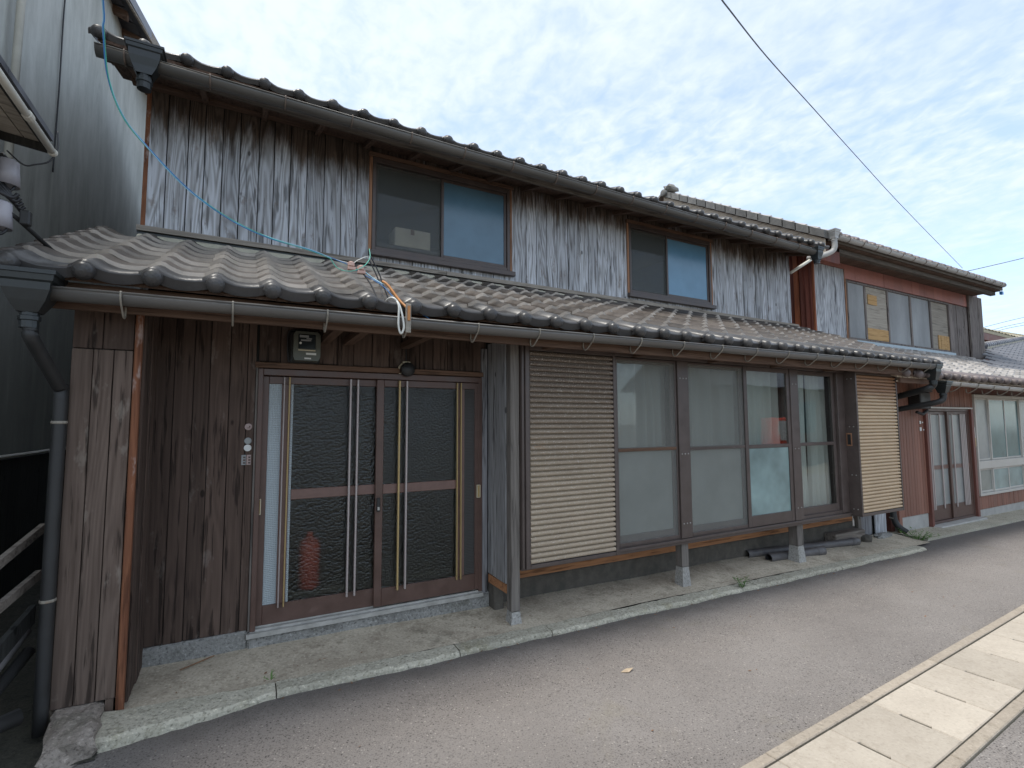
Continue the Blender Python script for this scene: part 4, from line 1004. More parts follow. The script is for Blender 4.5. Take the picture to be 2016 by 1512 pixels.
# odds and ends under the bay
G = 'grey pipes lying under the bay'
for P, r, lab in (([(4.86, -.02, gz(4.9) + .10), (6.70, -.20, gz(6.7) + .085)], .042, 'longest grey pipe lying under the bay nearest the wall'), ([(4.98, -.20, gz(5) + .085), (5.85, -.27, gz(5.8) + .08)], .045, 'shorter grey pipe in front of the long one by the post')):
    o = B().tube(P, r, 14, cap=False).build('grey_pipe', 'pipe_grey', None, True); tag(o, lab, 'pipe', G)
    Pm = [Vector(P[0]), Vector(P[1])]; d = (Pm[1] - Pm[0]).normalized()
    B().tube([Pm[0] + d * .001, Pm[1] - d * .001], r * .8, 14, cap=False).build('pipe_bore', 'rubber', o, True)
    B().tube([Pm[1] - d * .12, Pm[1] + d * .004], r * 1.12, 14).build('pipe_socket', 'pipe_grey', o, True)
bl = B().box((6.35, -.15, gz(6.5) + .05), (7.0, .0, gz(6.5) + .19), .01, 0).build('timber_block', 'log'); tag(bl, 'old squared timber lying under the right shutter box', 'timber')
def rock(name, c, s, m, seed, sub=2, amp=.18):
    rnd = random.Random(seed); bm = bmesh.new(); bmesh.ops.create_icosphere(bm, subdivisions=sub, radius=1)
    for v in bm.verts:
        p = v.co.copy(); k = 1 / max(abs(p.x), abs(p.y), abs(p.z)); p = p * (1 + (k - 1) * .62)
        p *= 1 + rnd.uniform(-amp, amp) * .5 + amp * .5 * sin(p.x * 5 + seed) * cos(p.y * 4 + seed * 2 + p.z * 3)
        v.co = Vector((p.x * s[0], p.y * s[1], p.z * s[2]))
    V = [v.co + Vector(c) for v in bm.verts]; F = [tuple(v.index for v in f.verts) for f in bm.faces]; bm.free()
    return obj(name, V, F, m)
tag(rock('stone', (6.98, -.15, gz(7) + .07), (.09, .07, .06), 'foundation', 4), 'dark stone lying beside the timber under the shutter box', 'stone')
tag(rock('stone', (7.45, -.14, gz(7.4) + .06), (.17, .06, .045), 'granite', 9), 'flat grey stone at the foot of the planks by the downpipe', 'stone')
# the big corner stone at the left
bs = B()
rnd = random.Random(5)
bm = bmesh.new(); bmesh.ops.create_cube(bm, size=1)
bmesh.ops.subdivide_edges(bm, edges=bm.edges[:], cuts=7, use_grid_fill=True)
P0 = {(0, 0): (-.80, -.83), (1, 0): (-.625, -.79), (0, 1): (-.875, -.40), (1, 1): (-.655, -.30)}
for v in bm.verts:
    a, b, c = v.co.x + .5, v.co.y + .5, v.co.z + .5
    x = sum(P0[(i, j)][0] * (a if i else 1 - a) * (b if j else 1 - b) for i in (0, 1) for j in (0, 1))
    y = sum(P0[(i, j)][1] * (a if i else 1 - a) * (b if j else 1 - b) for i in (0, 1) for j in (0, 1))
    ctr = Vector((-.74, -.56)); e = Vector((x, y)) - ctr
    sh = 1 - .10 * (c ** 3) - .05 * (1 - c); x, y = ctr.x + e.x * sh, ctr.y + e.y * sh
    z = -.21 + c * (.165 + .012 * b)
    rr = max(abs(a - .5), abs(b - .5)) * 2
    if c > .9: z -= .02 * rr ** 6
    n = .012 * (sin(x * 37 + z * 60) * cos(y * 31) + rnd.uniform(-.6, .6))
    v.co = Vector((x + n * (a - .5) * 2, y + n * (b - .5) * 2, z + n * .45 * (c > .3)))
bs = obj('corner_stone', [v.co.copy() for v in bm.verts], [tuple(v.index for v in f.verts) for f in bm.faces], 'boulder', None, False); bm.free()
tag(bs, 'rough rounded foundation stone under the left corner boards', 'stone')

# weeds and dry litter
def weed(c, n, h, sp, seed, label, m='stem'):
    rnd = random.Random(seed); e = empty('weed', c, label, 'weed', 'weeds along the kerb'); q = B(); st = B()
    for k in range(n):
        a = rnd.uniform(0, 6.28); l = h * rnd.uniform(.5, 1.1); d = Vector((cos(a), sin(a), 0)); base = Vector(c) + d * rnd.uniform(0, sp * .3)
        tip = base + d * sp * rnd.uniform(.3, 1) + Vector((0, 0, l)); st.tube([base, (base + tip) / 2 + Vector((0, 0, l * .12)), tip], [.0022, .0018, .001], 5)
        for j in range(5):
            p = base.lerp(tip, .3 + .16 * j); b = rnd.uniform(0, 6.28); w = Vector((cos(b), sin(b), rnd.uniform(-.2, .5))).normalized(); s = w.cross(Vector((0, 0, 1))).normalized(); L = h * rnd.uniform(.22, .42)
            q.add([p, p + w * L * .5 + s * L * .2, p + w * L, p + w * L * .5 - s * L * .2], [(0, 1, 2, 3)])
    q.build('leaves', m, e); st.build('stem', m, e)
weed((4.02, -.60, gz(4) + .03), 9, .10, .08, 3, 'small green weed at the kerb edge in front of the bay')
weed((.105, -.50, gz(0) + .06), 6, .035, .04, 8, 'tiny green weed in the kerb joint before the sliding door')
weed((7.85, -.35, gz(7.9) + .01), 26, .13, .22, 6, 'bushy green weed clump at the foot of the right downpipe')
lit = B(); rnd = random.Random(2)
for k in range(230):
    x = rnd.uniform(-.4, 7.2)
    if k < 120: y = ky(x) + rnd.gauss(.0, .025) - .012; z = gz(x) + .004
    elif k < 190: y = ky(x) + rnd.uniform(.13, .30) ; z = apz(x, 1 - (y - ky(x) - .118) / .5) + .006
    else: y = rnd.uniform(-1.9, -.75); z = gz(x) + .003
    s = rnd.uniform(.004, .013); a = rnd.uniform(0, 6.28); d = Vector((cos(a), sin(a), rnd.uniform(-.2, .3))) * s; e = Vector((-sin(a), cos(a), rnd.uniform(-.2, .4))) * s * .5
    p = Vector((x, y, z + .002)); lit.add([p - d, p + e, p + d, p - e], [(0, 1, 2, 3)])
kind(lit.build('leaf_litter', 'leaf_dry'), 'stuff')
for x, y, lab in ((2.05, -1.28, 'pale dry leaf alone on the near asphalt'), (1.18, -1.95, 'thin dry twig on the asphalt at the bottom')):
    if 'leaf' in lab: o = B().add([(x, y - .02, gz(x) + .006), (x + .05, y, gz(x) + .014), (x + .01, y + .022, gz(x) + .008), (x - .045, y + .008, gz(x) + .004)], [(0, 1, 2, 3)]).build('fallen_leaf', 'pale_leaf')
    else: o = B().tube([(x, y, gz(x) + .004), (x + .01, y + .06, gz(x) + .005)], .0022, 5).build('twig', 'leaf_dry')
    tag(o, lab, 'leaf' if 'leaf' in lab else 'twig')
o = B().tube([(-.36, -.16, apz(-.3, .3) + .012), (-.19, -.06, apz(-.2, .1) + .012)], .004, 5).build('twig', 'leaf_dry'); tag(o, 'dark stick lying on the concrete beside the left post', 'twig')

# ------------------------------------------------------------------ left neighbour
N = empty('left_neighbour_house', (-3, 2, -.15), 'tall neighbouring house with green-grey stained plaster wall at left', 'house')
def nx_(y): return -2.092 + .06 * y
def ex_(y): return max(-1.669 + .256 * (y - 4.343), nx_(y) + .06)
ns = 24; V = []; F = []
for i in range(ns + 1):
    y = -1.35 + 12.4 * i / ns
    V += [(nx_(y), y, -.25), (nx_(y), y, 7.05)]
    if i: F.append((2 * i - 2, 2 * i, 2 * i + 1, 2 * i - 1))
k = len(V); V += [(-9, -1.35, -.25), (-9, -1.35, 7.05), (-9, 11.05, -.25), (-9, 11.05, 7.05), (-5.5, -1.35, 9.4), (-5.5, 11.05, 9.4)]
F += [(k, 0, 1, k + 4, k + 1), (2 * ns, k + 2, k + 3, k + 5, 2 * ns + 1), (k + 2, k, k + 1, k + 3)]
obj('plaster_wall', V, F, 'plaster', N)
rf = B(); V = []
for y in (-1.7, 3.0, 6.4, 11.3):
    e = ex_(min(y, 6.4))
    V += [(e, y, 7.17), (-5.5, y, 9.72), (-9.4, y, 7.05), (-9.4, y, 6.95), (-5.5, y, 9.58), (e, y, 7.03)]
F = [(6 * i + j, 6 * i + (j + 1) % 6, 6 * i + 6 + (j + 1) % 6, 6 * i + 6 + j) for i in (0, 1, 2) for j in range(6)] + [(5, 4, 3, 2, 1, 0), (18, 19, 20, 21, 22, 23)]
rf.add(V, F); rf = rf.build('neighbour_roof', 'tile_slate', N)
for i in range(8):
    y = 3.1 + i * .45
    B().hexa([(x, yy, z + (-1.6 - x) * .3) for z in (6.90, 7.0) for yy in (y, y + .08) for x in (nx_(y), ex_(y) - .015)]).build('rafter', 'beam', rf)
B().hexa([(ex_(y) + dx, y, z) for z in (7.0, 7.15) for y in (3.4, 6.35) for dx in (.003, .03)]).build('eave_board', 'sillboard', rf)
for k in range(11): B().box((ex_(3.5 + k * .28) + .02, 3.5 + k * .28, 7.175), (ex_(3.5 + k * .28) - .5, 3.5 + k * .28 + .25, 7.22), 0, .006).build('edge_tile', 'tile_slate', rf)
B().tube([(nx_(1.88) + .08, 1.90, 9), (nx_(1.88) + .08, 1.89, 6.3), (nx_(1.88) + .07, 1.86, 3.6)], .03, 10).build('drain_pipe', 'pipe_white', N, True)
cable('wall_cable', [(nx_(2.9) + .016, 2.88, 7.5), (nx_(2.9) + .024, 2.90, 6.3), (nx_(2.9) + .015, 2.92, 5.6), (nx_(2.9) + .024, 2.90, 5.0), (nx_(2.9) + .016, 2.92, 4.5), (nx_(2.8) + .03, 2.88, 3.95)], .008, 'black_wire', None, N)
# lower dark boarding with a pale rail
db = box('dark_boarding', (-1.90, -1.35, -.25), (-1.86, 4.4, 1.05), 'rubber', N)
planks_y(db, -1.823, -1.35, 4.4, -.25, 1.05, 'black_board', 1, .22, .3)
B().tube([(-1.815, -1.35, 1.079), (-1.815, 4.4, 1.079)], .016, 8).build('pale_rail', 'pipe_white', N)
# small awning with a white gutter
aw = empty('awning', (-1.1, -.8, 2.75), 'small lean-to awning with white gutter on the left plaster wall', 'awning')
B().hexa([(x, y, z + (-1.02 - x) * .14) for z in (2.82, 2.85) for y in (-1.6, -.43) for x in (-2.15, -1.0)]).build('awning_roof', 'tile_slate', aw)
for i in range(12):
    x = -2.10 + i * .09
    B().hexa([(xx, y, 2.79 + z + (-1.02 - xx) * .13) for z in (0, .012) for y in (-1.6, -.45) for xx in (x + .003, x + .087)]).build('soffit_board', 'ply', aw)
box('awning_fascia', (-1.024, -1.6, 2.755), (-1.012, -.43, 2.82), 'black_board', aw)
B().hexa([(x, y, z + (-1.02 - x) * .14) for z in (2.75, 2.82) for y in (-.448, -.428) for x in (-2.15, -1.02)]).build('awning_end_board', 'black_board', aw)
gg = B().tube([(-1.0, -1.6, 2.77), (-1.0, -.425, 2.76)], .017, 10).build('white_gutter', 'pipe_white', aw, True)
B().lathe((-1.0, -.80, 2.765), [(.019, 0), (.021, .004), (.021, .045), (.019, .05)], 12, 'y').build('gutter_joint', 'pipe_white', gg)
B().lathe((-1.0, -.425, 2.76), [(.019, -.02), (.021, 0), (.010, .010)], 12, 'y').build('gutter_cap', 'pipe_white', gg)
cable('eave_wire', [(-1.17, -.44, 2.72), (-1.10, -.46, 2.655), (-1.06, -.45, 2.67), (-1.01, -.43, 2.71), (-.99, -.40, 2.80), (-1.0, -.38, 2.90)], .004, 'black_wire', None, aw)
GI = 'insulator cups on the left wall'
for (x, y, z, lab) in ((-1.17, -.42, 2.545, 'upper grey porcelain insulator cup under the awning'), (-1.155, -.52, 2.295, 'lower grey porcelain insulator cup by the black strut')):
    e = empty('insulator', (x, y, z), lab, 'insulator', GI)
    B().lathe((x, y, z), [(.03, .012), (.052, 0), (.047, .07), (.044, .125), (.032, .135)], 14).build('porcelain_cup', 'porcelain', e, True)
    B().tube([(x - .08, y + .02, z + .15), (x - .02, y, z + .16), (x, y, z + .13)], .010, 8).build('insulator_pin', 'black_wire', e, True)
    cable('tie_wire', [(x - .07, y - .02, z - .03), (x - .02, y - .03, z - .045), (x + .02, y - .02, z - .03), (x + .035, y - .01, z + .0)], .006, 'black_wire', None, e)
cc = B(); rnd = random.Random(1)
cw = empty('wire_cluster', (-1.16, -.45, 2.45), 'tangle of black wire joints between the two insulators', 'wires')
B().tube([(-1.22, -.50, 2.05), (-1.215, -.50, 2.80)], .022, 8).build('support_bar', 'black_wire', cw, True)
for k in range(5):
    y = -.55 + k * .03
    cable('black_loop', [(-1.2, y, 2.50 + .02 * k), (-1.15, y - .02, 2.46 + .012 * k), (-1.11, y + .01, 2.45 - .006 * k), (-1.09, y + .02, 2.475 - .01 * k)], .009, 'black_wire', None, cw)
st_ = empty('stay_rod', (-1.08, -.4, 2.3), 'black metal stay rod with clamp below the insulators', 'rod')
B().tube([(-1.21, -.60, 2.445), (-1.10, -.50, 2.365), (-1.0, -.28, 2.265)], .011, 8).build('rod', 'pipe_dark', st_, True)
box('rod_clamp', (-1.085, -.52, 2.33), (-1.045, -.48, 2.405), 'rubber', st_, .006)
B().tube([(-1.21, -.60, 2.44), (-1.11, -.51, 2.37)], .008, 8).build('pale_sleeve', 'pipe_white', st_)
# gap between the houses: dirt, planks, pipes
sheet('alley_ground', -2.1, -.62, -.80, 9, .008, 'dirt')
GD = 'scrap leaning in the gap'
for P, w, m, nm, lab in (([(-1.16, -.95, .56), (-1.0, -.2, .80)], .022, 'log', 'scrap_plank', 'upper pale batten leaning in the dark gap at left'), ([(-1.05, -.6, .50), (-.98, -.3, .58)], .022, 'log', 'scrap_plank', 'short batten stub in the dark gap behind the downpipe'), ([(-1.15, -.95, .10), (-.98, -.35, .40)], .045, 'black_board', 'scrap_plank', 'wide dark board leaning in the gap at left')):
    d = Vector(P[1]) - Vector(P[0]); s = Vector((.012, 0, 0)); t = Vector((0, 0, w))
    o = B().hexa([Vector(p) + a * s + b * t for b in (-1, 1) for a in (-1, 1) for p in P]).build(nm, m); tag(o, lab, 'plank', GD)
for P, r, m, lab in (([(-1.14, -.95, .02), (-.99, -.38, .33)], .02, 'pipe_grey', 'thin grey pipe leaning in the dark gap at left'), ([(-1.13, -.95, -.03), (-.97, -.40, .24)], .026, 'pipe_dark', 'dark pipe leaning in the gap under the thin grey one'), ([(-1.16, -.80, .02), (-.93, -.62, .03)], .035, 'pipe_dark', 'level dark drain pipe stub at the foot of the gap')):
    o = B().tube(P, r, 10).build('scrap_pipe', m, None, True); tag(o, lab, 'pipe', GD)

# ------------------------------------------------------------------ right neighbour: red-brown lower floor, boarded upper floor
Q = empty('right_neighbour_house', (12, .5, -.25), 'neighbouring house with reddish siding below and boarded-up windows above', 'house')
YL, YW = -.05, 1.6
lwq = box('lower_wall', (8.0, YL + .07, -.3), (16.2, YL + .15, 2.1), 'red_trim', Q)
for x0, x1, z0, z1, lo, hi in ((8.0, 8.94, -.02, 1.95, .075, .09), (8.94, 10.5, 1.56, 1.95, .075, .09), (10.63, 16.0, -.12, .10, .075, .1), (10.5, 10.64, -.2, 1.95, .13, .14)):
    xs = splits(x0, x1, lo, hi)
    for a, b in zip(xs, xs[1:]): B().box((a + .003, YL + R(-.002, .002), z0), (b - .003, YL + .02, z1), .003).build('siding_board', 'red_siding', lwq)
box('corner_post', (8.02, YL - .03, gz(8)), (8.10, YL + .0, 1.9), 'red_siding', Q, .004)
box('door_post', (8.94, YL - .04, gz(9) + .01), (9.0, YL + .02, 1.56), 'red_trim', Q, .004); box('door_post', (10.45, YL - .045, gz(10.5) - .01), (10.53, YL + .02, 1.56), 'red_trim', Q, .004)
box('footing', (8.1, YL + .01, -.35), (8.94, YL + .08, -.021), 'cement', Q, .006); box('footing', (10.5, YL + .01, -.4), (16, YL + .08, -.121), 'cement', Q, .006)
box('door_step', (8.96, YL - .14, -.32), (10.5, YL + .05, -.205), 'cement', Q, .01)
rd = frame((9.0, -.2), (10.45, 1.53), (.035, .035, .03, .04), YL - .012, YL + .05).build('sliding_door', 'doorframe', Q)
box('door_hood', (8.94, YL - .06, 1.532), (10.47, YL + .0, 1.555), 'white_frame', rd)
for x0, x1, y in ((9.035, 9.76, YL + .02), (9.70, 10.415, YL - .005)):
    frame((x0, -.165), (x1, 1.485), (.06, .06, .22, .05), y, y + .022).build('door_sash', 'doorframe', rd)
    box('door_pane', (x0 + .06, y + .008, .055), (x1 - .06, y + .012, 1.435), 'frost_grey', rd)
    box('mid_rail', (x0 + .06, y + .0, .60), (x1 - .06, y + .02, .66), 'doorbrown', rd)
    for x in ((x0 + .05, x0 + .10, x0 + .15, x0 + .44) if x0 < 9.5 else (x0 + .13, x0 + .42, x0 + .47, x0 + .52, x0 + .57)):
        box('door_bar', (x - .012, y - .016, -.0), (x + .012, y - .001, 1.45), 'bar_silver', rd, .003)
rw = frame((10.64, .10), (14.2, 1.78), (.04, .04, .04, .05), YL - .03, YL + .05).build('window', 'white_frame', Q)
box('transom', (10.68, YL - .028, .54), (14.16, YL + .03, .67), 'white_frame', rw, .004)
for i, (a, b) in enumerate(((10.68, 11.28), (11.26, 11.92), (11.90, 12.60), (12.58, 13.3), (13.28, 14.16))):
    y = YL + (.0 if i % 2 else .018)
    for z0, z1, m in ((.672, 1.728, 'frost_grey' if i in (0, 3) else 'glass_teal'), (.142, .538, 'frost_teal' if i in (1, 2) else 'frost_green')):
        frame((a, z0), (b, z1), (.03, .03, .03, .03), y, y + .02).build('window_sash', 'white_frame', rw)
        box('window_pane', (a + .03, y + .008, z0 + .03), (b - .03, y + .012, z1 - .03), m, rw)
sg = box('hanging_tag', (10.555, YL - .022, .92), (10.61, YL - .004, 1.23), 'white', None); tag(sg, 'narrow white and yellow tag on the red post by the far window', 'tag')
box('yellow_half', (10.556, YL - .026, .92), (10.609, YL - .0225, 1.06), 'bar_gold', sg)
for x, z, s in ((8.83, 1.32, .022), (8.90, 1.32, .012), (8.83, 1.22, .028), (8.92, 1.21, .012)):
    o = box('house_plaque', (x - s, YL - .010, z - s), (x + s, YL - .004, z + s), 'white', None, .002)
    tag(o, {1.32: 'upper', 1.22: 'lower', 1.21: 'lower'}[z] + (' larger' if s > .015 else ' smaller') + ' pale plaque on the reddish siding beside the far door', 'plaque', 'plaques on the reddish siding')
vb = empty('vent_box', (8.66, YL, 1.5), 'black square vent box under the pipe on the reddish siding', 'vent')
box('vent_body', (8.52, YL - .16, 1.52), (8.82, YL - .004, 1.76), 'rubber', vb, .01); box('vent_flap', (8.50, YL - .18, 1.762), (8.84, YL - .004, 1.78), 'hopper', vb)
B().tube([(8.55, YL - .09, 1.47), (8.7, YL - .10, 1.44), (8.84, YL - .1, 1.5)], .022, 8).build('vent_pipe', 'pipe_dark', vb, True)
# lower roof of the right neighbour
T2 = math.atan(.40); YE2, ZE2 = -.64, 1.925
q = B().hexa([(x, y, ZE2 - .024 + (y - YE2) * .40 + dz) for dz in (-.03, 0) for y in (YE2 + .03, YW) for x in (7.0, 15.6)]); lr2 = q.build('lower_roof', 'verge', Q)
te3 = tile_mesh('eave_tile', 'tile_right_eave', w=.272, eave=True, rr=.05, drop=.045); tr3 = tile_mesh('roof_tile', 'tile_right', w=.272)
for c in range(31):
    inst('eave_tile', te3, tile_mw(7.05 + c * .272, YE2, ZE2, T2), lr2)
for r in range(1, 10):
    for c in range(31):
        inst('roof_tile', tr3, tile_mw(7.05 + c * .272, YE2 + r * .25 * cos(T2), ZE2 + r * .25 * sin(T2), T2), lr2)
for i in range(12): box('lattice_strip', (7.1, YE2 + .06 + i * .055, ZE2 - .09 + i * .022), (9.0, YE2 + .09 + i * .055, ZE2 - .075 + i * .022), 'verge', Q)
g2 = half_pipe(8.2, 15.5, .045, -.66, 1.855, 1.80).build('lower_gutter', 'gutter_right', Q, True)
for i in range(14):
    x = 8.45 + i * .53; z = 1.853 - .0075 * (x - 8.2)
    P = [(x, -.715, z + .01), (x, -.70, z - .04), (x, -.66, z - .075), (x, -.60, z - .11), (x, -.57, z - .1), (x, -.565, z - .04)]
    B().tube(smooth_path(P, 3), .006, 6).build('gutter_bracket', 'bracket', g2, True)
hopper('rain_hopper', (8.09, -.64, 1.87), .085, .085, .16, 'hopper', Q, .038, .06)
B().tube(smooth_path([(8.09, -.64, 1.68), (8.08, -.63, 1.62), (8.02, -.55, 1.58), (7.95, -.1, 1.49), (7.93, .05, 1.46)], 4), .038, 10).build('downpipe', 'pipe_dark', Q, True)
box('fascia', (7.1, -.60, 1.82), (15.5, -.575, 1.93), 'beam', Q)
# upper wall
uq = box('upper_wall', (9.18, YW + .025, 2.65), (16.2, YW + .1, 4.8), 'red_trim', Q)
planks_x(uq, 9.19, 10.17, 2.78, 4.30, YW, 'plank_right', .11, .15, .022, .006)
box('wall_batten', (10.175, YW - .01, 2.85), (10.215, YW + .02, 4.32), 'trimwood', Q)
PX = [10.22, 10.87, 11.74, 12.69, 13.58, 14.48]
wq = frame((10.22, 2.92), (14.50, 4.10), (.04, .04, .05, .04), YW - .02, YW + .06).build('boarded_window', 'plank_dark_right', Q)
for i, (a, b) in enumerate(zip(PX, PX[1:])):
    box('boarding_panel', (a + .03, YW + .0 + .004 * i, 2.972), (b - .03, YW + .02, 4.058), ('plygrey', 'ply', 'plygrey', 'plygrey', 'ply')[i], wq)
    if i: box('window_mullion', (a - .028, YW - .016, 2.972), (a + .028, YW + .02, 4.058), 'plank_dark_right', wq)
box('patch_board', (10.91, YW - .012, 2.978), (11.70, YW - .001, 3.21), 'plyfresh', wq)
box('patch_board', (10.98, YW - .010, 3.70), (11.32, YW - .001, 3.90), 'plyfresh', wq)
for x0, x1 in ((13.92, 14.02), (14.04, 14.2), (14.21, 14.30), (14.31, 14.44)): box('patch_board', (x0, YW - .002, 2.976), (x1, YW + .012, 3.30), 'plyfresh', wq)
xs = splits(9.19, 15.46, .30, .42)
for a, b in zip(xs, xs[1:]): box('red_panel', (a + .002, YW - .012 + R(-.003, .003), 4.31 if b < 10.3 else 4.12), (b - .002, YW + .02, 4.405), 'red_sheet', uq)
planks_x(uq, 14.52, 15.46, 2.80, 4.10, YW, 'plank_dark_right', .15, .22, .022, .006)
planks_x(uq, 15.47, 16.2, 2.74, 4.405, YW - .05, 'plank_dark_right', .2, .28, .04, .006)
B().hexa([(x, y, z + (y - 1.45) * .15) for z in (2.74, 2.90) for y in (1.52, 1.585) for x in (10.2, 14.52)]).build('sheet_flashing', 'blue_flash', Q)
B().hexa([(x, y, z + (y - 1.45) * .4) for z in (2.70, 2.735) for y in (1.40, 1.60) for x in (10.1, 15.2)]).build('sheet_flashing', 'blue_flash', Q)
# corrugated iron side wall
V = []; F = []; n = 60
for i in range(n + 1):
    y = YW - .0 + 3.0 * i / n; x = 9.165 + .016 * cos(i * pi / 1.0)
    V += [(x, y, 1.5), (x, y, 4.6 + min(y - YW, 3) * .58)]
    if i: F.append((2 * i - 2, 2 * i - 1, 2 * i + 1, 2 * i))
obj('corrugated_wall', V, F, 'rust_sheet', Q); box('iron_corner', (9.13, YW + .28, 2.0), (9.16, YW + .36, 4.5), 'rust_bright', Q); box('iron_corner', (9.15, YW - .01, 2.4), (9.186, YW + .02, 4.35), 'rust_bright', Q)
# upper roof of the right neighbour
YR0, ZR0, SL = 1.0, 4.54, .61; T3 = math.atan(SL)
q = B().hexa([(x, y, ZR0 + (y - YR0) * SL + dz) for dz in (-.06, -.025) for y in (YR0, 4.7) for x in (8.65, 15.75)]); ur2 = q.build('upper_roof', 'soffit', Q)
tr4 = tile_mesh('roof_tile', 'tile_right', w=.29, ln=.3); te4 = tile_mesh('eave_tile', 'tile_right_eave', w=.27, eave=True, rr=.05, drop=.03)
for c in range(26): inst('eave_tile', te4, tile_mw(8.80 + c * .27, YR0 - .03, ZR0 - .015, T3), ur2)
wave_field('roof_tile_field', 'tile_right', ur2, 8.7, 15.7, .27, (YR0, ZR0), T3, range(1, 17), .26)
L = math.hypot(3.6, 3.6 * SL)
for r in range(15):                                       # square verge tiles along the gable edge
    v0, v1 = r * L / 15, (r + 1) * L / 15 + .02
    B().hexa([(x, YR0 + v * cos(T3) - dz * sin(T3) * .0, ZR0 + v * sin(T3) + dz + (.012 if v == v0 else 0)) for dz in (-.10, .035) for v in (v0, v1) for x in (8.50, 8.72)]).build('verge_tile', 'tile_verge', ur2)
B().hexa([(x, y, ZR0 + (y - YR0) * SL + dz) for dz in (-.36, -.11) for y in (YR0 + .03, 4.65) for x in (8.555, 8.59)]).build('bargeboard', 'verge', Q)
B().hexa([(x, y, ZR0 + (y - YR0) * SL + dz) for dz in (-.50, -.10) for y in (YR0 + .12, 4.65) for x in (8.60, 9.16)]).build('verge_soffit', 'rust_sheet', Q)
B().tube([(8.5, 4.62, 6.74), (15.8, 4.62, 6.74)], .08, 10).build('ridge_tile', 'tile_right_eave', ur2, True)
B().lathe((8.45, 4.56, 6.70), [(.04, -.03), (.075, -.02), (.08, .0), (.075, .06)], 14, 'x').build('ridge_end_tile', 'tile_verge', ur2)
rr_ = rock('ridge_ornament', (8.66, 4.52, 6.83), (.17, .10, .085), 'granite', 13, 2, .3); WORLD[rr_] = rr_.matrix_basis.copy(); rr_.parent = ur2; rr_.matrix_parent_inverse = WORLD[ur2].inverted()
V = [(8.5, 4.66, 6.76), (15.7, 4.66, 6.76), (15.7, 9, 4.3), (8.5, 9, 4.3)]
B().prism(V, (0, 0, -.05)).build('rear_slope', 'tile_right', ur2)
box('eave_beam', (8.65, 1.12, 4.325), (15.7, 1.22, 4.408), 'fascia', Q, .006)
box('fascia', (8.65, 1.0, 4.42), (15.75, 1.03, 4.52), 'fascia', Q, .004)
for i in range(32): B().hexa([(x, y, 4.41 + z) for z in (0, .03) for y in (1.04, YW + .02) for x in (8.7 + i * .22 + .004, 8.7 + (i + 1) * .22 - .004)]).build('soffit_board', 'soffit', Q)
g3 = half_pipe(8.78, 15.65, .055, .95, 4.50, 4.53).build('upper_gutter', 'gutter_right', Q, True)
for i in range(15): strap('gutter_strap', 9.1 + i * .45, 4.503 + .002 * i, .055, .95, 'bracket_dark', g3)
hopper('rain_hopper', (8.70, .95, 4.60), .085, .075, .16, 'gutter_right', Q, .045, .06)
B().tube(smooth_path([(8.70, .95, 4.42), (8.70, .95, 4.30), (8.66, .98, 4.22), (8.45, 1.05, 4.13), (8.2, 1.1, 4.07)], 4), .045, 10).build('downpipe', 'gutter_right', Q, True)
B().tube([(8.28, 1.09, 4.07), (7.75, 1.14, 3.77)], .026, 8).build('conduit', 'pipe_white', Q, True)
# rear mass
B().prism([(16.15, YW + .1, -.4), (16.15, 9, -.4), (16.15, 9, 4.2), (16.15, 4.66, 6.7), (16.15, YW + .1, 4.75)], (.05, 0, 0)).build('gable_wall', 'plank_dark_right', Q)
bt = box('blue_clip', (15.70, 1.0, 4.33), (15.78, 1.05, 4.40), 'blue_wire', None); tag(bt, 'tiny blue fitting hanging at the far right eave corner', 'fitting')

# ------------------------------------------------------------------ houses further along
HR = empty('hip_roof_house', (22, 3, -.4), 'slate-blue tiled hip roof house beyond the boarded house', 'house')
def hp(x, y): return (x, y, 2.1 + .6 * y)
V = [hp(13.2, .34), hp(32, .34), hp(32, 4.9), hp(29.5, 4.45), hp(17.0, 1.83)]
base = B().prism([Vector(v) + Vector((0, 0, -.03)) for v in V], (0, 0, -.10)).build('hip_roof', 'tile_slate', HR)
TT = math.atan(.6); q = B(); us = [-.034, .0, .03, .06, .1, .165, .225, .262]; Vt, Ft = tile_geo(.30, .33, us=us)
for r in range(16):
    y = .34 + r * .28 * cos(TT)
    for c in range(64):
        x = 12.7 + c * .30
        if x < 12.6 + (y - .16) * 3.06: continue
        if y > 1.25 + (x - 14.2) * (3.2 / 15.3) - .05: continue
        mw = tile_mw(x, y, 2.1 + .6 * y, TT, .5); q.add([mw @ Vector(v) for v in Vt], Ft)
o = q.build('hip_tile_field', 'tile_slate', HR); o['kind'] = 'stuff'
P0_, P1_ = Vector(hp(14.2, 1.25)), Vector(hp(29.5, 4.45)); hd = P1_ - P0_
for k in range(7, 40):
    a, b = P0_ + hd * (k / 40), P0_ + hd * ((k + 1.08) / 40)
    B().tube([a + Vector((0, 0, .10)), b + Vector((0, 0, .09))], [.10, .085], 8).build('hip_tile', 'tile_slate', HR, True)
B().tube([P0_ + hd * .18 + Vector((0, .0, .02)), P1_ + Vector((0, 0, .02))], .09, 6).build('hip_bed', 'plaster_top', HR)
B().tube([hp(12.8, .32), hp(32, .32)], .05, 6).build('eave_bed', 'plaster_top', HR)
box('house_wall', (16.3, .6, -.5), (31, .7, 2.4), 'red_siding', HR); box('house_wall', (16.3, .7, -.5), (16.4, 6, 2.4), 'red_siding', HR)
FH = empty('far_house', (42, 12, -.5), 'far house with mossy yellowish roof and dark red wall', 'house')
V = [(33, 8.3, 6.62), (60, 8.3, 5.9), (60, 12.6, 8.6), (33, 12.6, 8.0)]
base = B().prism(V, (0, 0, -.18)).build('far_roof', 'tile_far', FH)
q = B(); tf = math.atan2(1.55, 4.3)
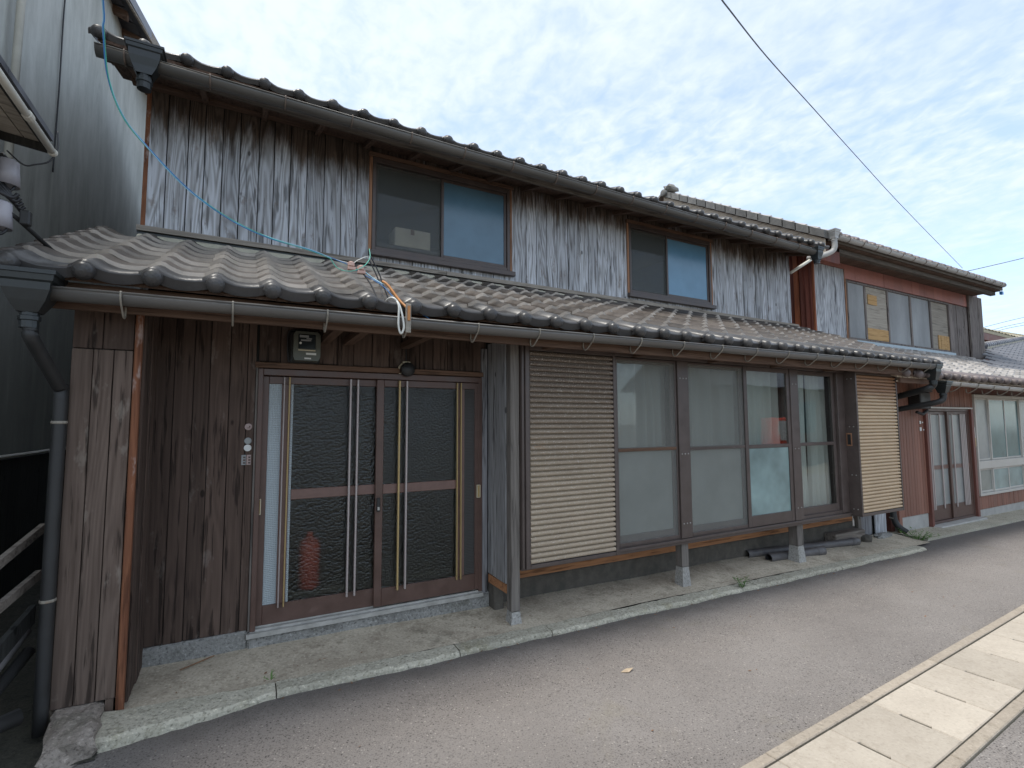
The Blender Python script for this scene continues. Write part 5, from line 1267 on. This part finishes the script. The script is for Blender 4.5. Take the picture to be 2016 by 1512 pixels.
for r in range(13):
    for c in range(60):
        x = 33 + c * .45; z = 6.62 - (x - 33) * .0267; mw = tile_mw(x, 8.3 + r * .33, z + r * .33 * (1.38 + (x - 33) * .048) / 4.3, tf, 1.5)
        q.add([mw @ Vector((v[0] * 1.6, v[1] * 1.3, v[2] * 1.3)) for v in Vt], Ft)
o = q.build('far_tile_field', 'tile_far', FH); o['kind'] = 'stuff'
B().hexa([(x, y, 6.45 - (x - 33) * .0267 + z) for z in (-.42, -.0) for y in (8.32, 8.4) for x in (33, 60)]).build('fascia', 'red_trim', FH)
box('far_wall', (33, 9.2, 0), (60, 9.3, 6.3), 'dark_red_wall', FH)
for x in (38.9, 43.3, 47.5): box('far_post', (x, 9.05, 3), (x + .18, 9.18, 6.3), 'verge', FH)

# ------------------------------------------------------------------ overhead wires
cable('overhead_wire', [(-2.5, -2.6, 3.4), (1.2, -1.7, 4.35), (3.392, -1.0, 5.12), (3.813, -.8, 5.312), (5.648, 0, 5.971), (8.185, .9, 6.594), (11.572, 1.9, 7.053), (16.056, 3, 7.278), (25.228, 5, 7.446)], .007, 'black_wire', 'black overhead wire crossing the sky to the boarded house roof', None, 'wire')
cable('overhead_wire', [(24.6, 5.6, 7.2), (25.668, 5, 7.39), (29, 3, 8.3), (33, 1, 9.6)], .012, 'black_wire', 'thin overhead wire rising right from the far roof corner', None, 'wire')
for k, (dz, lab) in enumerate(((0, 'upper of the distant wires above the far mossy roof'), (-.3, 'middle one of the distant wires above the far mossy roof'), (-.45, 'lowest of the distant wires above the far mossy roof'))):
    cable('distant_wire', [(36 + k * 1.2, 9, 6.3 + dz * .6), (41.2, 9, 7.35 + dz), (46.6, 9, 8.36 + dz * 1.2), (55, 9, 9.8 + dz * 1.5)], .014, 'black_wire', lab, None, 'wire', 'distant wires over the far house')

# ------------------------------------------------------------------ the other side of the street (seen in the window reflections)
O = empty('opposite_house', (19, -9, -.3), 'plain rendered house across the street mirrored in the glazed bay', 'house')
box('house_wall', (14.5, -13, -.6), (26, -9, 2.7), 'facade_grey', O)
B().prism([(14.0, -8.5, 2.6), (14.0, -13.5, 2.6), (14.0, -11, 4.3)], (12.5, 0, 0)).build('house_roof', 'tile_slate', O)
for x in (18.6, 21.4): box('house_window', (x, -9.0, .9), (x + 1.6, -8.97, 2.1), 'glass_teal', O)
vm = empty('vending_machine', (17.2, -8.4, -.35), 'red vending machine across the street mirrored in the bay glass', 'machine')
box('machine_body', (16.6, -8.9, -.38), (17.8, -8.2, 1.45), 'red_plastic', vm, .02); box('machine_front', (16.7, -8.199, .7), (17.7, -8.18, 1.35), 'white', vm)
